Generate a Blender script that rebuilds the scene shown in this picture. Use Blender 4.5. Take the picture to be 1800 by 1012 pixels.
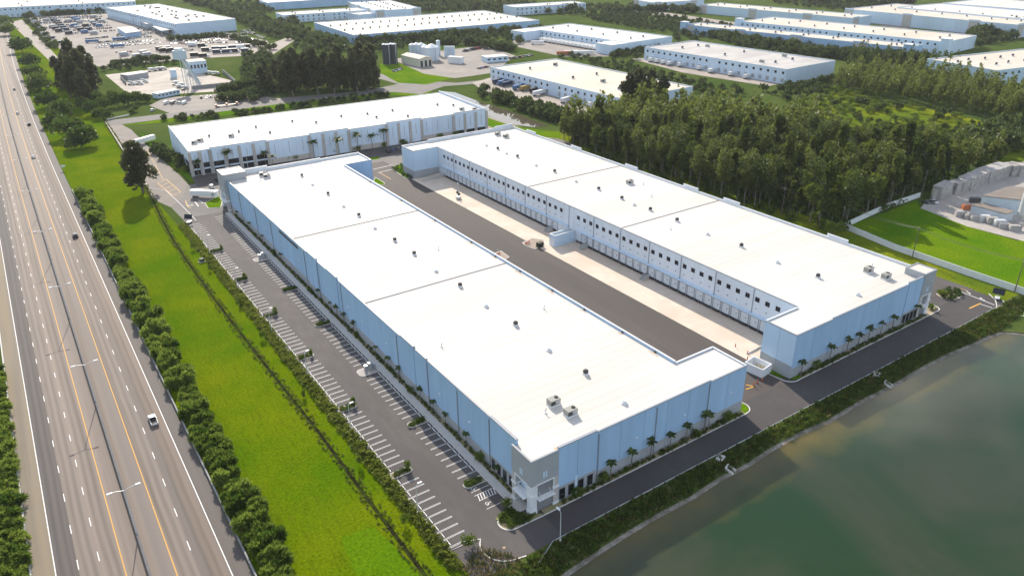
import bpy, math, random
from mathutils import Vector, Matrix
for o in list(bpy.data.objects): bpy.data.objects.remove(o)
scene = bpy.context.scene
COL = scene.collection
rad = math.radians

# ------------------------------------------------------------------ camera, sky, sun, exposure
SC = 1.3
FPX = 1319.2
CAM = Vector((-60.650 * SC, -85.276 * SC, 96.650 * SC))
PITCH, YAW, ROLL = rad(25.896), rad(-33.857), rad(-0.651)
_cp, _sp, _cy, _sy = math.cos(PITCH), math.sin(PITCH), math.cos(YAW), math.sin(YAW)
FWD = Vector((-_sy * _cp, _cy * _cp, -_sp))
_r = Vector((_cy, _sy, 0)); _u = _r.cross(FWD)
RGT = _r * math.cos(ROLL) + _u * math.sin(ROLL)
UPV = _u * math.cos(ROLL) - _r * math.sin(ROLL)
cam = bpy.data.cameras.new('camera'); camo = bpy.data.objects.new('camera', cam); COL.objects.link(camo)
m = Matrix((RGT, UPV, -FWD)).transposed().to_4x4(); m.translation = CAM
camo.matrix_world = m
cam.sensor_width = 36; cam.lens = FPX / 1800 * 36; cam.clip_start = 1; cam.clip_end = 20000
scene.camera = camo

SUN_EL, SUN_AZ = rad(31.0), rad(15.0)          # azimuth from +Y towards +X
world = bpy.data.worlds.new('World'); scene.world = world; world.use_nodes = True
nt = world.node_tree; nt.nodes.clear()
out = nt.nodes.new('ShaderNodeOutputWorld'); bg = nt.nodes.new('ShaderNodeBackground')
sky = nt.nodes.new('ShaderNodeTexSky'); sky.sky_type = 'NISHITA'; sky.sun_disc = False
sky.sun_elevation = SUN_EL; sky.sun_rotation = SUN_AZ
sky.air_density = 1.0; sky.dust_density = 0.6; sky.ozone_density = 1.5
tc = nt.nodes.new('ShaderNodeTexCoord'); mp = nt.nodes.new('ShaderNodeMapping')
mp.inputs['Scale'].default_value = (1.0, 1.0, 2.2)
cn = nt.nodes.new('ShaderNodeTexNoise'); cn.inputs['Scale'].default_value = 3.2; cn.inputs['Detail'].default_value = 7
cr = nt.nodes.new('ShaderNodeValToRGB'); cr.color_ramp.elements[0].position = .48; cr.color_ramp.elements[1].position = .62
cm = nt.nodes.new('ShaderNodeMix'); cm.data_type = 'RGBA'
nt.links.new(tc.outputs['Generated'], mp.inputs['Vector']); nt.links.new(mp.outputs['Vector'], cn.inputs['Vector'])
nt.links.new(cn.outputs['Fac'], cr.inputs['Fac']); nt.links.new(cr.outputs['Color'], cm.inputs['Factor'])
nt.links.new(sky.outputs['Color'], cm.inputs[6]); cm.inputs[7].default_value = (9.0, 9.1, 9.3, 1)
nt.links.new(cm.outputs[2], bg.inputs['Color']); bg.inputs['Strength'].default_value = 0.135
nt.links.new(bg.outputs[0], out.inputs['Surface'])

sl = bpy.data.lights.new('sun', 'SUN'); sl.energy = 5.0; sl.angle = rad(.55); sl.color = (1.0, .90, .76)
so = bpy.data.objects.new('sun', sl); COL.objects.link(so)
SUND = Vector((math.sin(SUN_AZ) * math.cos(SUN_EL), math.cos(SUN_AZ) * math.cos(SUN_EL), math.sin(SUN_EL)))
so.rotation_euler = SUND.to_track_quat('Z', 'Y').to_euler(); so.location = (0, 0, 300)
scene.view_settings.view_transform = 'Standard'; scene.view_settings.look = 'None'
scene.view_settings.exposure = 0.42; scene.view_settings.gamma = 1; scene.view_settings.use_curve_mapping = False
scene.cycles.max_bounces = 6; scene.cycles.diffuse_bounces = 3; scene.cycles.glossy_bounces = 2
scene.cycles.transparent_max_bounces = 6

# ------------------------------------------------------------------ helpers
def G(px, py, z=0.0):
    """surveyed point of the site at height z from a spot in the photograph"""
    d = RGT * ((px - 900) / FPX) + UPV * ((506 - py) / FPX) + FWD
    return CAM + d * ((z - CAM.z) / d.z)

class MB:
    def __init__(s): s.v = []; s.f = []; s.mi = []; s.mats = []
    def m(s, mat):
        if mat not in s.mats: s.mats.append(mat)
        return s.mats.index(mat)
    def face(s, pts, mat):
        b = len(s.v); s.v += [tuple(p) for p in pts]; s.f.append(tuple(range(b, b + len(pts)))); s.mi.append(s.m(mat))
    def box(s, x0, x1, y0, y1, z0, z1, mat, M=None):
        P = [Vector(p) for p in ((x0,y0,z0),(x1,y0,z0),(x1,y1,z0),(x0,y1,z0),(x0,y0,z1),(x1,y0,z1),(x1,y1,z1),(x0,y1,z1))]
        if M: P = [M @ p for p in P]
        b = len(s.v); s.v += [tuple(p) for p in P]; k = s.m(mat)
        for q in ((3,2,1,0),(4,5,6,7),(0,1,5,4),(1,2,6,5),(2,3,7,6),(3,0,4,7)):
            s.f.append(tuple(b + i for i in q)); s.mi.append(k)
        return s
    def prism(s, poly, z0, z1, mat, top=None, bottom=False):
        n = len(poly); b = len(s.v)
        a = sum(poly[i][0]*poly[(i+1)%n][1]-poly[(i+1)%n][0]*poly[i][1] for i in range(n))
        if a < 0: poly = poly[::-1]
        s.v += [(p[0],p[1],z0) for p in poly] + [(p[0],p[1],z1) for p in poly]; k = s.m(mat)
        for i in range(n):
            j = (i+1) % n; s.f.append((b+i,b+j,b+n+j,b+n+i)); s.mi.append(k)
        s.f.append(tuple(range(b+n,b+2*n))); s.mi.append(s.m(top or mat))
        if bottom: s.f.append(tuple(range(b+n-1,b-1,-1))); s.mi.append(k)
        return s
    def tube(s, p0, p1, r0, r1, mat, n=8, cap=True):
        p0 = Vector(p0); p1 = Vector(p1); d = (p1-p0)
        if d.length < 1e-6: return s
        q = d.to_track_quat('Z','Y'); b = len(s.v); k = s.m(mat)
        for p, r in ((p0,r0),(p1,r1)):
            for i in range(n):
                a = 2*math.pi*i/n; s.v.append(tuple(p + q @ Vector((r*math.cos(a), r*math.sin(a), 0))))
        for i in range(n):
            j = (i+1)%n; s.f.append((b+i,b+j,b+n+j,b+n+i)); s.mi.append(k)
        if cap:
            s.f.append(tuple(range(b+n,b+2*n))); s.mi.append(k); s.f.append(tuple(range(b+n-1,b-1,-1))); s.mi.append(k)
        return s
    def path(s, pts, r, mat, n=6):
        for a, b in zip(pts[:-1], pts[1:]): s.tube(a, b, r, r, mat, n, False)
        return s
    def extr(s, prof, y0, y1, mat, inset=0.0, zin=None):
        """side profile (x,z) extruded across y"""
        n = len(prof); b = len(s.v); k = s.m(mat)
        def yy(y, z): return y if zin is None or z <= zin else y - math.copysign(inset, y)
        s.v += [(x, yy(y0,z), z) for x,z in prof] + [(x, yy(y1,z), z) for x,z in prof]
        for i in range(n):
            j=(i+1)%n; s.f.append((b+i,b+j,b+n+j,b+n+i)); s.mi.append(k)
        s.f.append(tuple(range(b+n-1,b-1,-1))); s.mi.append(k); s.f.append(tuple(range(b+n,b+2*n))); s.mi.append(k)
        return s
    def mesh(s, name, smooth=False):
        me = bpy.data.meshes.new(name); me.from_pydata(s.v, [], s.f)
        for mm in s.mats: me.materials.append(mm)
        me.polygons.foreach_set('material_index', s.mi)
        if smooth: me.polygons.foreach_set('use_smooth', [True]*len(s.f))
        me.update(); return me
    def obj(s, name, parent=None, loc=(0,0,0), rz=0, smooth=False):
        return link(name, s.mesh(name, smooth), parent, loc, rz)

def link(name, data, parent=None, loc=(0,0,0), rz=0, scale=None):
    o = bpy.data.objects.new(name, data); COL.objects.link(o)
    o.location = loc; o.rotation_euler = (0,0,rz)
    if scale: o.scale = scale if hasattr(scale,'__len__') else (scale,)*3
    if parent: o.parent = parent
    return o
def tag(o, label, cat, group=None):
    o['label'] = label; o['category'] = cat
    if group: o['group'] = group
    return o
def thing(name, label, cat, loc=(0,0,0), rz=0, group=None):
    return tag(link(name, None, None, loc, rz), label, cat, group)
def struct(o): o['kind'] = 'structure'; return o
def stuff(o, label=None, cat=None):
    o['kind'] = 'stuff'
    if label: o['label'] = label; o['category'] = cat
    return o
def dup(root, loc, rz=0, label=None, group=None, scale=None):
    r = root.copy(); COL.objects.link(r); r.location = loc; r.rotation_euler = (0,0,rz)
    if scale: r.scale = scale if hasattr(scale,'__len__') else (scale,)*3
    if label: r['label'] = label
    if group: r['group'] = group
    for ch in list(root.children):
        c = ch.copy(); COL.objects.link(c); c.parent = r
        for g in list(ch.children):
            d = g.copy(); COL.objects.link(d); d.parent = c
    return r

# ------------------------------------------------------------------ materials
MATS = {}
def mat(name, col, rough=.8, var=0.0, scale=1.0, var2=None, scale2=.05, bump=0.0, bscale=4.0, spec=.3, metal=0.0, stretch=None, coat=0, objvar=0):
    """principled material; colour varies by two object-space noises"""
    if name in MATS: return MATS[name]
    ma = bpy.data.materials.new(name); ma.use_nodes = True; t = ma.node_tree
    b = t.nodes['Principled BSDF']; b.inputs['Roughness'].default_value = rough
    b.inputs['Specular IOR Level'].default_value = spec; b.inputs['Metallic'].default_value = metal
    if coat: b.inputs['Coat Weight'].default_value = coat
    c4 = (*col, 1)
    if not var and not var2: b.inputs['Base Color'].default_value = c4
    geo = t.nodes.new('ShaderNodeNewGeometry'); vec = geo.outputs['Position']
    if stretch:
        mpn = t.nodes.new('ShaderNodeMapping'); mpn.inputs['Scale'].default_value = stretch
        t.links.new(vec, mpn.inputs['Vector']); vec = mpn.outputs['Vector']
    cur = None
    if var:
        n = t.nodes.new('ShaderNodeTexNoise'); n.inputs['Scale'].default_value = scale; n.inputs['Detail'].default_value = 5
        t.links.new(vec, n.inputs['Vector'])
        mr = t.nodes.new('ShaderNodeMapRange'); mr.inputs[1].default_value = .3; mr.inputs[2].default_value = .7
        mr.inputs[3].default_value = 1-var; mr.inputs[4].default_value = 1+var
        t.links.new(n.outputs['Fac'], mr.inputs[0])
        mx = t.nodes.new('ShaderNodeVectorMath'); mx.operation = 'SCALE'; mx.inputs[0].default_value = col
        t.links.new(mr.outputs[0], mx.inputs['Scale']); cur = mx.outputs[0]
    if var2:
        n2 = t.nodes.new('ShaderNodeTexNoise'); n2.inputs['Scale'].default_value = scale2; n2.inputs['Detail'].default_value = 6
        n2.inputs['Roughness'].default_value = .6
        t.links.new(vec, n2.inputs['Vector'])
        rp = t.nodes.new('ShaderNodeValToRGB'); rp.color_ramp.elements[0].position = .42; rp.color_ramp.elements[1].position = .62
        t.links.new(n2.outputs['Fac'], rp.inputs['Fac'])
        mm = t.nodes.new('ShaderNodeMix'); mm.data_type = 'RGBA'
        t.links.new(rp.outputs['Color'], mm.inputs['Factor'])
        if cur: t.links.new(cur, mm.inputs[6])
        else: mm.inputs[6].default_value = c4
        mm.inputs[7].default_value = (*var2, 1); cur = mm.outputs[2]
    if cur and objvar:            # small tone difference from panel to panel
        oi = t.nodes.new('ShaderNodeObjectInfo'); mo = t.nodes.new('ShaderNodeMapRange'); mo.inputs[3].default_value = 1-objvar; mo.inputs[4].default_value = 1+objvar
        t.links.new(oi.outputs['Random'], mo.inputs[0]); so_ = t.nodes.new('ShaderNodeVectorMath'); so_.operation = 'SCALE'
        t.links.new(cur, so_.inputs[0]); t.links.new(mo.outputs[0], so_.inputs['Scale']); cur = so_.outputs[0]
    if cur: t.links.new(cur, b.inputs['Base Color'])
    if bump:
        n3 = t.nodes.new('ShaderNodeTexNoise'); n3.inputs['Scale'].default_value = bscale; n3.inputs['Detail'].default_value = 4
        t.links.new(vec, n3.inputs['Vector'])
        bp = t.nodes.new('ShaderNodeBump'); bp.inputs['Strength'].default_value = bump; bp.inputs['Distance'].default_value = .3
        t.links.new(n3.outputs['Fac'], bp.inputs['Height']); t.links.new(bp.outputs[0], b.inputs['Normal'])
    MATS[name] = ma; return ma

def leafmat(name, c1, c2, trans=.35, hue_obj=.25):
    """foliage: colour varies between leaves and between plants, part translucent"""
    ma = bpy.data.materials.new(name); ma.use_nodes = True; t = ma.node_tree; t.nodes.clear()
    o = t.nodes.new('ShaderNodeOutputMaterial'); p = t.nodes.new('ShaderNodeBsdfPrincipled')
    p.inputs['Roughness'].default_value = .55; p.inputs['Specular IOR Level'].default_value = .25
    tr = t.nodes.new('ShaderNodeBsdfTranslucent'); mx = t.nodes.new('ShaderNodeMixShader'); mx.inputs[0].default_value = trans
    geo = t.nodes.new('ShaderNodeNewGeometry'); oi = t.nodes.new('ShaderNodeObjectInfo')
    n = t.nodes.new('ShaderNodeTexNoise'); n.inputs['Scale'].default_value = .45; n.inputs['Detail'].default_value = 3
    t.links.new(geo.outputs['Position'], n.inputs['Vector'])
    ad = t.nodes.new('ShaderNodeMath'); ad.operation = 'MULTIPLY_ADD'; ad.inputs[1].default_value = hue_obj; 
    t.links.new(oi.outputs['Random'], ad.inputs[0]); 
    a2 = t.nodes.new('ShaderNodeMath'); a2.operation = 'MULTIPLY_ADD'; a2.inputs[1].default_value = .35; a2.inputs[2].default_value = -.12
    t.links.new(geo.outputs['Random Per Island'], a2.inputs[0])
    a3 = t.nodes.new('ShaderNodeMath'); a3.operation = 'ADD'; t.links.new(n.outputs['Fac'], a3.inputs[0]); t.links.new(a2.outputs[0], a3.inputs[1])
    a4 = t.nodes.new('ShaderNodeMath'); a4.operation = 'SUBTRACT'; a4.inputs[1].default_value = hue_obj*.5 + .1; t.links.new(a3.outputs[0], a4.inputs[0])
    t.links.new(a4.outputs[0], ad.inputs[2])
    rp = t.nodes.new('ShaderNodeValToRGB'); rp.color_ramp.elements[0].color = (*c1,1); rp.color_ramp.elements[1].color = (*c2,1)
    rp.color_ramp.elements[0].position = .15; rp.color_ramp.elements[1].position = .75
    t.links.new(ad.outputs[0], rp.inputs['Fac'])
    t.links.new(rp.outputs[0], p.inputs['Base Color']); t.links.new(rp.outputs[0], tr.inputs['Color'])
    t.links.new(p.outputs[0], mx.inputs[1]); t.links.new(tr.outputs[0], mx.inputs[2]); t.links.new(mx.outputs[0], o.inputs['Surface'])
    MATS[name] = ma; return ma

ROOF = mat('roof_membrane', (.625,.60,.565), .75, .035, .5, (.585,.548,.495), .05, .0, stretch=(.25,1.2,1))
ROOF_OLD = mat('roof_membrane_weathered', (.50,.475,.45), .8, .08, .2, (.40,.38,.36), .06, stretch=(.35,2.0,1))
ROOF_TAN = mat('roof_membrane_tan', (.56,.49,.40), .8, .06, .2, (.60,.545,.47), .03, stretch=(.3,1,1))
BLUE = mat('wall_paint_blue', (.36,.53,.735), .7, .05, .35, objvar=.05, stretch=(1,1,.12))
WHITE = mat('wall_paint_white', (.70,.745,.79), .7, .05, .35, objvar=.04, stretch=(1,1,.12))
COOL = mat('wall_paint_cool_white', (.60,.72,.85), .7, .05, .3, objvar=.04, stretch=(1,1,.12))
PALEBLUE = mat('wall_paint_pale_blue', (.55,.69,.82), .7, .04, .1)
GREY = mat('wall_paint_grey', (.37,.385,.405), .75, .05, .3)
DGREY = mat('wall_paint_dark_grey', (.24,.24,.25), .75, .05, .3)
BEIGE = mat('wall_paint_beige', (.50,.47,.44), .75, .05, .3)
COPING = mat('coping_metal', (.30,.32,.35), .5, .05, .5)
WCOP = mat('coping_white', (.72,.74,.76), .5, .03, .5)
GLASS = mat('dark_glass', (.012,.014,.018), .08, spec=.6)
FRAME = mat('window_frame', (.08,.08,.09), .5)
TRIM = mat('white_trim', (.75,.77,.79), .6, .03, .6)
ASPH = mat('asphalt_new', (.098,.088,.085), .85, .14, .5, (.078,.071,.070), .05, .05, 6, stretch=(1,.3,1))
ASPH_OLD = mat('asphalt_worn', (.155,.145,.138), .85, .08, .4, (.125,.118,.114), .06, .04, 5)
ASPH_COURT = mat('asphalt_court', (.088,.075,.070), .85, .10, .4, (.072,.064,.061), .05, .05, 6, stretch=(1.6,.12,1))
CONC = mat('concrete_slab', (.66,.555,.46), .85, .07, .3, (.58,.475,.38), .05)
CONCW = mat('concrete_walk', (.50,.49,.47), .85, .05, .6)
KERB = mat('kerb_concrete', (.60,.58,.55), .8, .06, .8)
PAINT = mat('road_paint_white', (.80,.80,.79), .7, .06, 1.5)
PAINTW = mat('road_paint_worn', (.62,.61,.60), .7, .12, 1.5)
YPAINT = mat('road_paint_yellow', (.62,.33,.06), .7, .08, 1.0)
METAL = mat('galvanised_metal', (.42,.43,.44), .45, .05, 1, metal=.6)
LMETAL = mat('light_metal', (.62,.63,.64), .45, .04, 1, metal=.2)
DMETAL = mat('dark_metal', (.05,.05,.055), .5)
BLACK = mat('black_rubber', (.018,.018,.019), .8)
WOOD = mat('pole_wood', (.16,.13,.105), .85, .15, 2)
BARK = mat('bark', (.20,.165,.135), .9, .25, 1.2)
PBARK = mat('pale_bark', (.21,.185,.16), .9, .2, 1.2)
GRAVEL = mat('gravel', (.42,.39,.36), .95, .18, .6, (.36,.33,.30), .05)
SAND = mat('sandy_soil', (.36,.29,.20), .95, .2, .5, (.22,.22,.08), .12)
ORANGE = mat('orange_plastic', (.62,.12,.03), .6)
# ------------------------------------------------------------------ ground, roads, water
def grassmat(name, c1, c2, c3, streak=(1,1,1), patch=.045):
    ma = bpy.data.materials.new(name); ma.use_nodes = True; t = ma.node_tree; b = t.nodes['Principled BSDF']
    b.inputs['Roughness'].default_value = .9; b.inputs['Specular IOR Level'].default_value = 0
    geo = t.nodes.new('ShaderNodeNewGeometry')
    def noise(sc, det, strt=None):
        n = t.nodes.new('ShaderNodeTexNoise'); n.inputs['Scale'].default_value = sc; n.inputs['Detail'].default_value = det
        n.inputs['Roughness'].default_value = .65
        if strt:
            mpn = t.nodes.new('ShaderNodeMapping'); mpn.inputs['Scale'].default_value = strt
            t.links.new(geo.outputs['Position'], mpn.inputs['Vector']); t.links.new(mpn.outputs['Vector'], n.inputs['Vector'])
        else: t.links.new(geo.outputs['Position'], n.inputs['Vector'])
        return n
    n1 = noise(patch, 6); n2 = noise(.9, 6, streak); n3 = noise(1.5, 5)
    r1 = t.nodes.new('ShaderNodeValToRGB'); r1.color_ramp.elements[0].color = (*c1,1); r1.color_ramp.elements[1].color = (*c2,1)
    r1.color_ramp.elements[0].position = .38; r1.color_ramp.elements[1].position = .66
    t.links.new(n1.outputs['Fac'], r1.inputs['Fac'])
    r2 = t.nodes.new('ShaderNodeValToRGB'); r2.color_ramp.elements[0].position = .52; r2.color_ramp.elements[1].position = .72
    r2.color_ramp.elements[1].color = (.75,.75,.75,1)
    t.links.new(n2.outputs['Fac'], r2.inputs['Fac'])
    m1 = t.nodes.new('ShaderNodeMix'); m1.data_type = 'RGBA'; m1.inputs[7].default_value = (*c3,1)
    t.links.new(r2.outputs[0], m1.inputs['Factor']); t.links.new(r1.outputs[0], m1.inputs[6])
    mr = t.nodes.new('ShaderNodeMapRange'); mr.inputs[1].default_value = .25; mr.inputs[2].default_value = .75
    mr.inputs[3].default_value = .5; mr.inputs[4].default_value = 1.5
    t.links.new(n3.outputs['Fac'], mr.inputs[0])
    sc = t.nodes.new('ShaderNodeVectorMath'); sc.operation = 'SCALE'
    t.links.new(m1.outputs[2], sc.inputs[0]); t.links.new(mr.outputs[0], sc.inputs['Scale']); t.links.new(sc.outputs[0], b.inputs['Base Color'])
    bp = t.nodes.new('ShaderNodeBump'); bp.inputs['Strength'].default_value = .5; bp.inputs['Distance'].default_value = .25
    t.links.new(n3.outputs['Fac'], bp.inputs['Height']); t.links.new(bp.outputs[0], b.inputs['Normal'])
    MATS[name] = ma; return ma
GRASS = grassmat('mown_grass', (.066,.132,.001), (.130,.166,.002), (.074,.086,.004), (1.8,.12,1), .035)
GRASS2 = grassmat('lush_grass', (.070,.165,.004), (.135,.205,.006), (.085,.13,.008))
ROUGH = grassmat('rough_ground', (.048,.085,.016), (.085,.115,.030), (.12,.115,.055), patch=.02)
WILD = grassmat('wild_ground', (.075,.13,.010), (.20,.225,.010), (.20,.17,.03), patch=.03)
FAR_LOT = mat('far_lot_asphalt', (.27,.24,.215), .9, .08, .08, (.21,.19,.175), .03)

_lay = [0]
def sheet(name, poly, z, ma, parent=None):
    _lay[0] += 1; z += _lay[0]*.0009        # no two sheets share a plane
    b = MB(); b.face([(p[0],p[1],z) for p in poly], ma)
    o = b.obj(name, parent)
    if o.data.polygons[0].normal.z < 0: o.data.flip_normals()
    if not parent: struct(o)
    return o
def rect(name, x0, x1, y0, y1, z, ma, parent=None):
    return sheet(name, [(x0,y0),(x1,y0),(x1,y1),(x0,y1)], z, ma, parent)
def pix(*pts): return [tuple(G(*p)[:2]) for p in pts]

# ground sheet with the lake and the canal cut in as lower water sheets is one big plane ring
LX0, LX1, LY0, LY1 = -30, 260, -420, -17.2      # lake bed box
def hx(y): return 2.3e-5 * max(0, y - 350) ** 2
def ribbon(name, x0, x1, y0, y1, z, ma, parent=None, z1=None, curve=True):
    """strip of the motorway alignment, optionally a solid kerb up to z1"""
    ys = [y0]; y = y0
    while y < y1 - 1e-6:
        y = min(y1, y + (400 if y < 300 and curve else 25)) if curve else y1
        if ys[-1] < 350 < y: y = 350
        ys.append(y)
    b = MB(); k = hx if curve else (lambda y: 0)
    for a, c in zip(ys[:-1], ys[1:]):
        A = [(x0+k(a),a),(x1+k(a),a),(x1+k(c),c),(x0+k(c),c)]
        if z1 is None: b.face([(p[0],p[1],z) for p in A], ma)
        else:
            b.face([(p[0],p[1],z1) for p in A], ma)
            b.face([(A[0][0],A[0][1],z),(A[0][0],A[0][1],z1),(A[3][0],A[3][1],z1),(A[3][0],A[3][1],z)], ma)
            b.face([(A[1][0],A[1][1],z),(A[2][0],A[2][1],z),(A[2][0],A[2][1],z1),(A[1][0],A[1][1],z1)], ma)
    if z1 is not None:
        for yy, s in ((ys[0],1),(ys[-1],-1)):
            q = [(x0+k(yy),yy,z),(x1+k(yy),yy,z),(x1+k(yy),yy,z1),(x0+k(yy),yy,z1)]
            b.face(q if s > 0 else q[::-1], ma)
    o = b.obj(name, parent)
    if not parent: struct(o)
    return o

# the lake shore follows the surveyed water line
shore = [(-30,-21),(-11.9,-19.2),(-2.7,-18.2),(7.7,-17.3),(14.7,-16.9),(24.1,-16.6),(36.5,-16.8),(46,-16.1),(57.3,-16.4),(66.7,-15.7),(77.9,-15.7),(89.9,-16.7),(105.4,-16.3),(121.7,-16.8),(139.5,-16.4),(154.5,-16.8),(165.9,-18),(174.6,-18.3),(181.5,-19.3),(185.8,-23.5),(188.4,-33),(193.5,-57.6),(205,-120),(225,-430)]
B9 = 9000
b = MB()
_s = shore + [(-30,-430)]
# top-side ground: a ring of quads round the lake outline
b.face([(-B9,-B9,0),(B9,-B9,0),(B9,-430,0),(-B9,-430,0)], ROUGH)
b.face([(-B9,-430,0),(-30,-430,0),(-30,-21,0),(-B9,-21,0)], ROUGH)
for p, q in zip(shore[:18], shore[1:19]): b.face([(p[0],p[1],0),(q[0],q[1],0),(q[0],0,0),(p[0],0,0)], ROUGH)
for p, q in zip(shore[18:-1], shore[19:]): b.face([(p[0],p[1],0),(q[0],q[1],0),(B9,q[1],0),(B9,p[1],0)], ROUGH)
b.face([(-B9,-21,0),(-30,-21,0),(-30,0,0),(-B9,0,0)], ROUGH)
b.face([(181.5,-19.3,0),(B9,-19.3,0),(B9,0,0),(181.5,0,0)], ROUGH)
b.face([(-B9,0,0),(B9,0,0),(B9,B9,0),(-B9,B9,0)], ROUGH)
g = b.obj('ground'); struct(g)

def watermat(name, deep, cloud_tone, algae):
    ma = bpy.data.materials.new(name); ma.use_nodes = True; t = ma.node_tree; p = t.nodes['Principled BSDF']
    p.inputs['Roughness'].default_value = .07; p.inputs['Specular IOR Level'].default_value = .75; p.inputs['IOR'].default_value = 1.33
    geo = t.nodes.new('ShaderNodeNewGeometry')
    n = t.nodes.new('ShaderNodeTexNoise'); n.inputs['Scale'].default_value = .024; n.inputs['Detail'].default_value = 6; n.inputs['Distortion'].default_value = .8
    t.links.new(geo.outputs['Position'], n.inputs['Vector'])
    r = t.nodes.new('ShaderNodeValToRGB'); e = r.color_ramp.elements
    e[0].color = (*deep,1); e[0].position = .42; e[1].color = (*cloud_tone,1); e[1].position = .64  # paler patches paint cloud reflections into the water colour
    t.links.new(n.outputs['Fac'], r.inputs['Fac'])
    # shallows along the shore
    sep = t.nodes.new('ShaderNodeSeparateXYZ'); t.links.new(geo.outputs['Position'], sep.inputs[0])
    n2 = t.nodes.new('ShaderNodeTexNoise'); n2.inputs['Scale'].default_value = .07; n2.inputs['Detail'].default_value = 6
    t.links.new(geo.outputs['Position'], n2.inputs['Vector'])
    ma2 = t.nodes.new('ShaderNodeMath'); ma2.operation = 'MULTIPLY_ADD'; ma2.inputs[1].default_value = 16; ma2.inputs[2].default_value = -8
    t.links.new(n2.outputs['Fac'], ma2.inputs[0])
    ad = t.nodes.new('ShaderNodeMath'); ad.operation = 'ADD'; t.links.new(sep.outputs['Y'], ad.inputs[0]); t.links.new(ma2.outputs[0], ad.inputs[1])
    mr = t.nodes.new('ShaderNodeMapRange'); mr.inputs[1].default_value = -27; mr.inputs[2].default_value = -17; mr.inputs[4].default_value = .9
    t.links.new(ad.outputs[0], mr.inputs[0])
    mx = t.nodes.new('ShaderNodeMix'); mx.data_type = 'RGBA'; mx.inputs[7].default_value = (*algae,1)
    t.links.new(mr.outputs[0], mx.inputs['Factor']); t.links.new(r.outputs[0], mx.inputs[6]); t.links.new(mx.outputs[2], p.inputs['Base Color'])
    p.subsurface_method = 'BURLEY'; p.inputs['Subsurface Weight'].default_value = 1; p.inputs['Subsurface Radius'].default_value = (3,4,2.5); p.inputs['Subsurface Scale'].default_value = 1.2
    n3 = t.nodes.new('ShaderNodeTexNoise'); n3.inputs['Scale'].default_value = 1.3; n3.inputs['Detail'].default_value = 3
    t.links.new(geo.outputs['Position'], n3.inputs['Vector'])
    bp = t.nodes.new('ShaderNodeBump'); bp.inputs['Strength'].default_value = .03; bp.inputs['Distance'].default_value = .1
    t.links.new(n3.outputs['Fac'], bp.inputs['Height']); t.links.new(bp.outputs[0], p.inputs['Normal'])
    return ma
WATER = watermat('lake_water', (.016,.040,.010), (.042,.050,.024), (.12,.095,.018))
sheet('lake_water', [(-40,-430),(232,-430),(232,-12),(-40,-12)], -.35, WATER)
# gravelly lake rim, a sloping strip from the bank down under the water
b = MB()
BANKM = mat('lake_rim_gravel', (.26,.235,.20), .95, .35, .9, (.13,.12,.09), .25, .4, 3)
prev = None
for i, p in enumerate(shore[:-1]):
    q = shore[i+1]
    d = Vector((q[0]-p[0], q[1]-p[1], 0)).normalized(); nrm = Vector((-d.y, d.x, 0))
    cur = (Vector((*p,0)) + nrm*1.1 + Vector((0,0,.012)), Vector((*p,0)) - nrm*1.7 + Vector((0,0,-.45)))
    if prev: b.face([prev[1], cur[1], cur[0], prev[0]], BANKM)
    prev = cur
struct(b.obj('lake_shore'))

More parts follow.
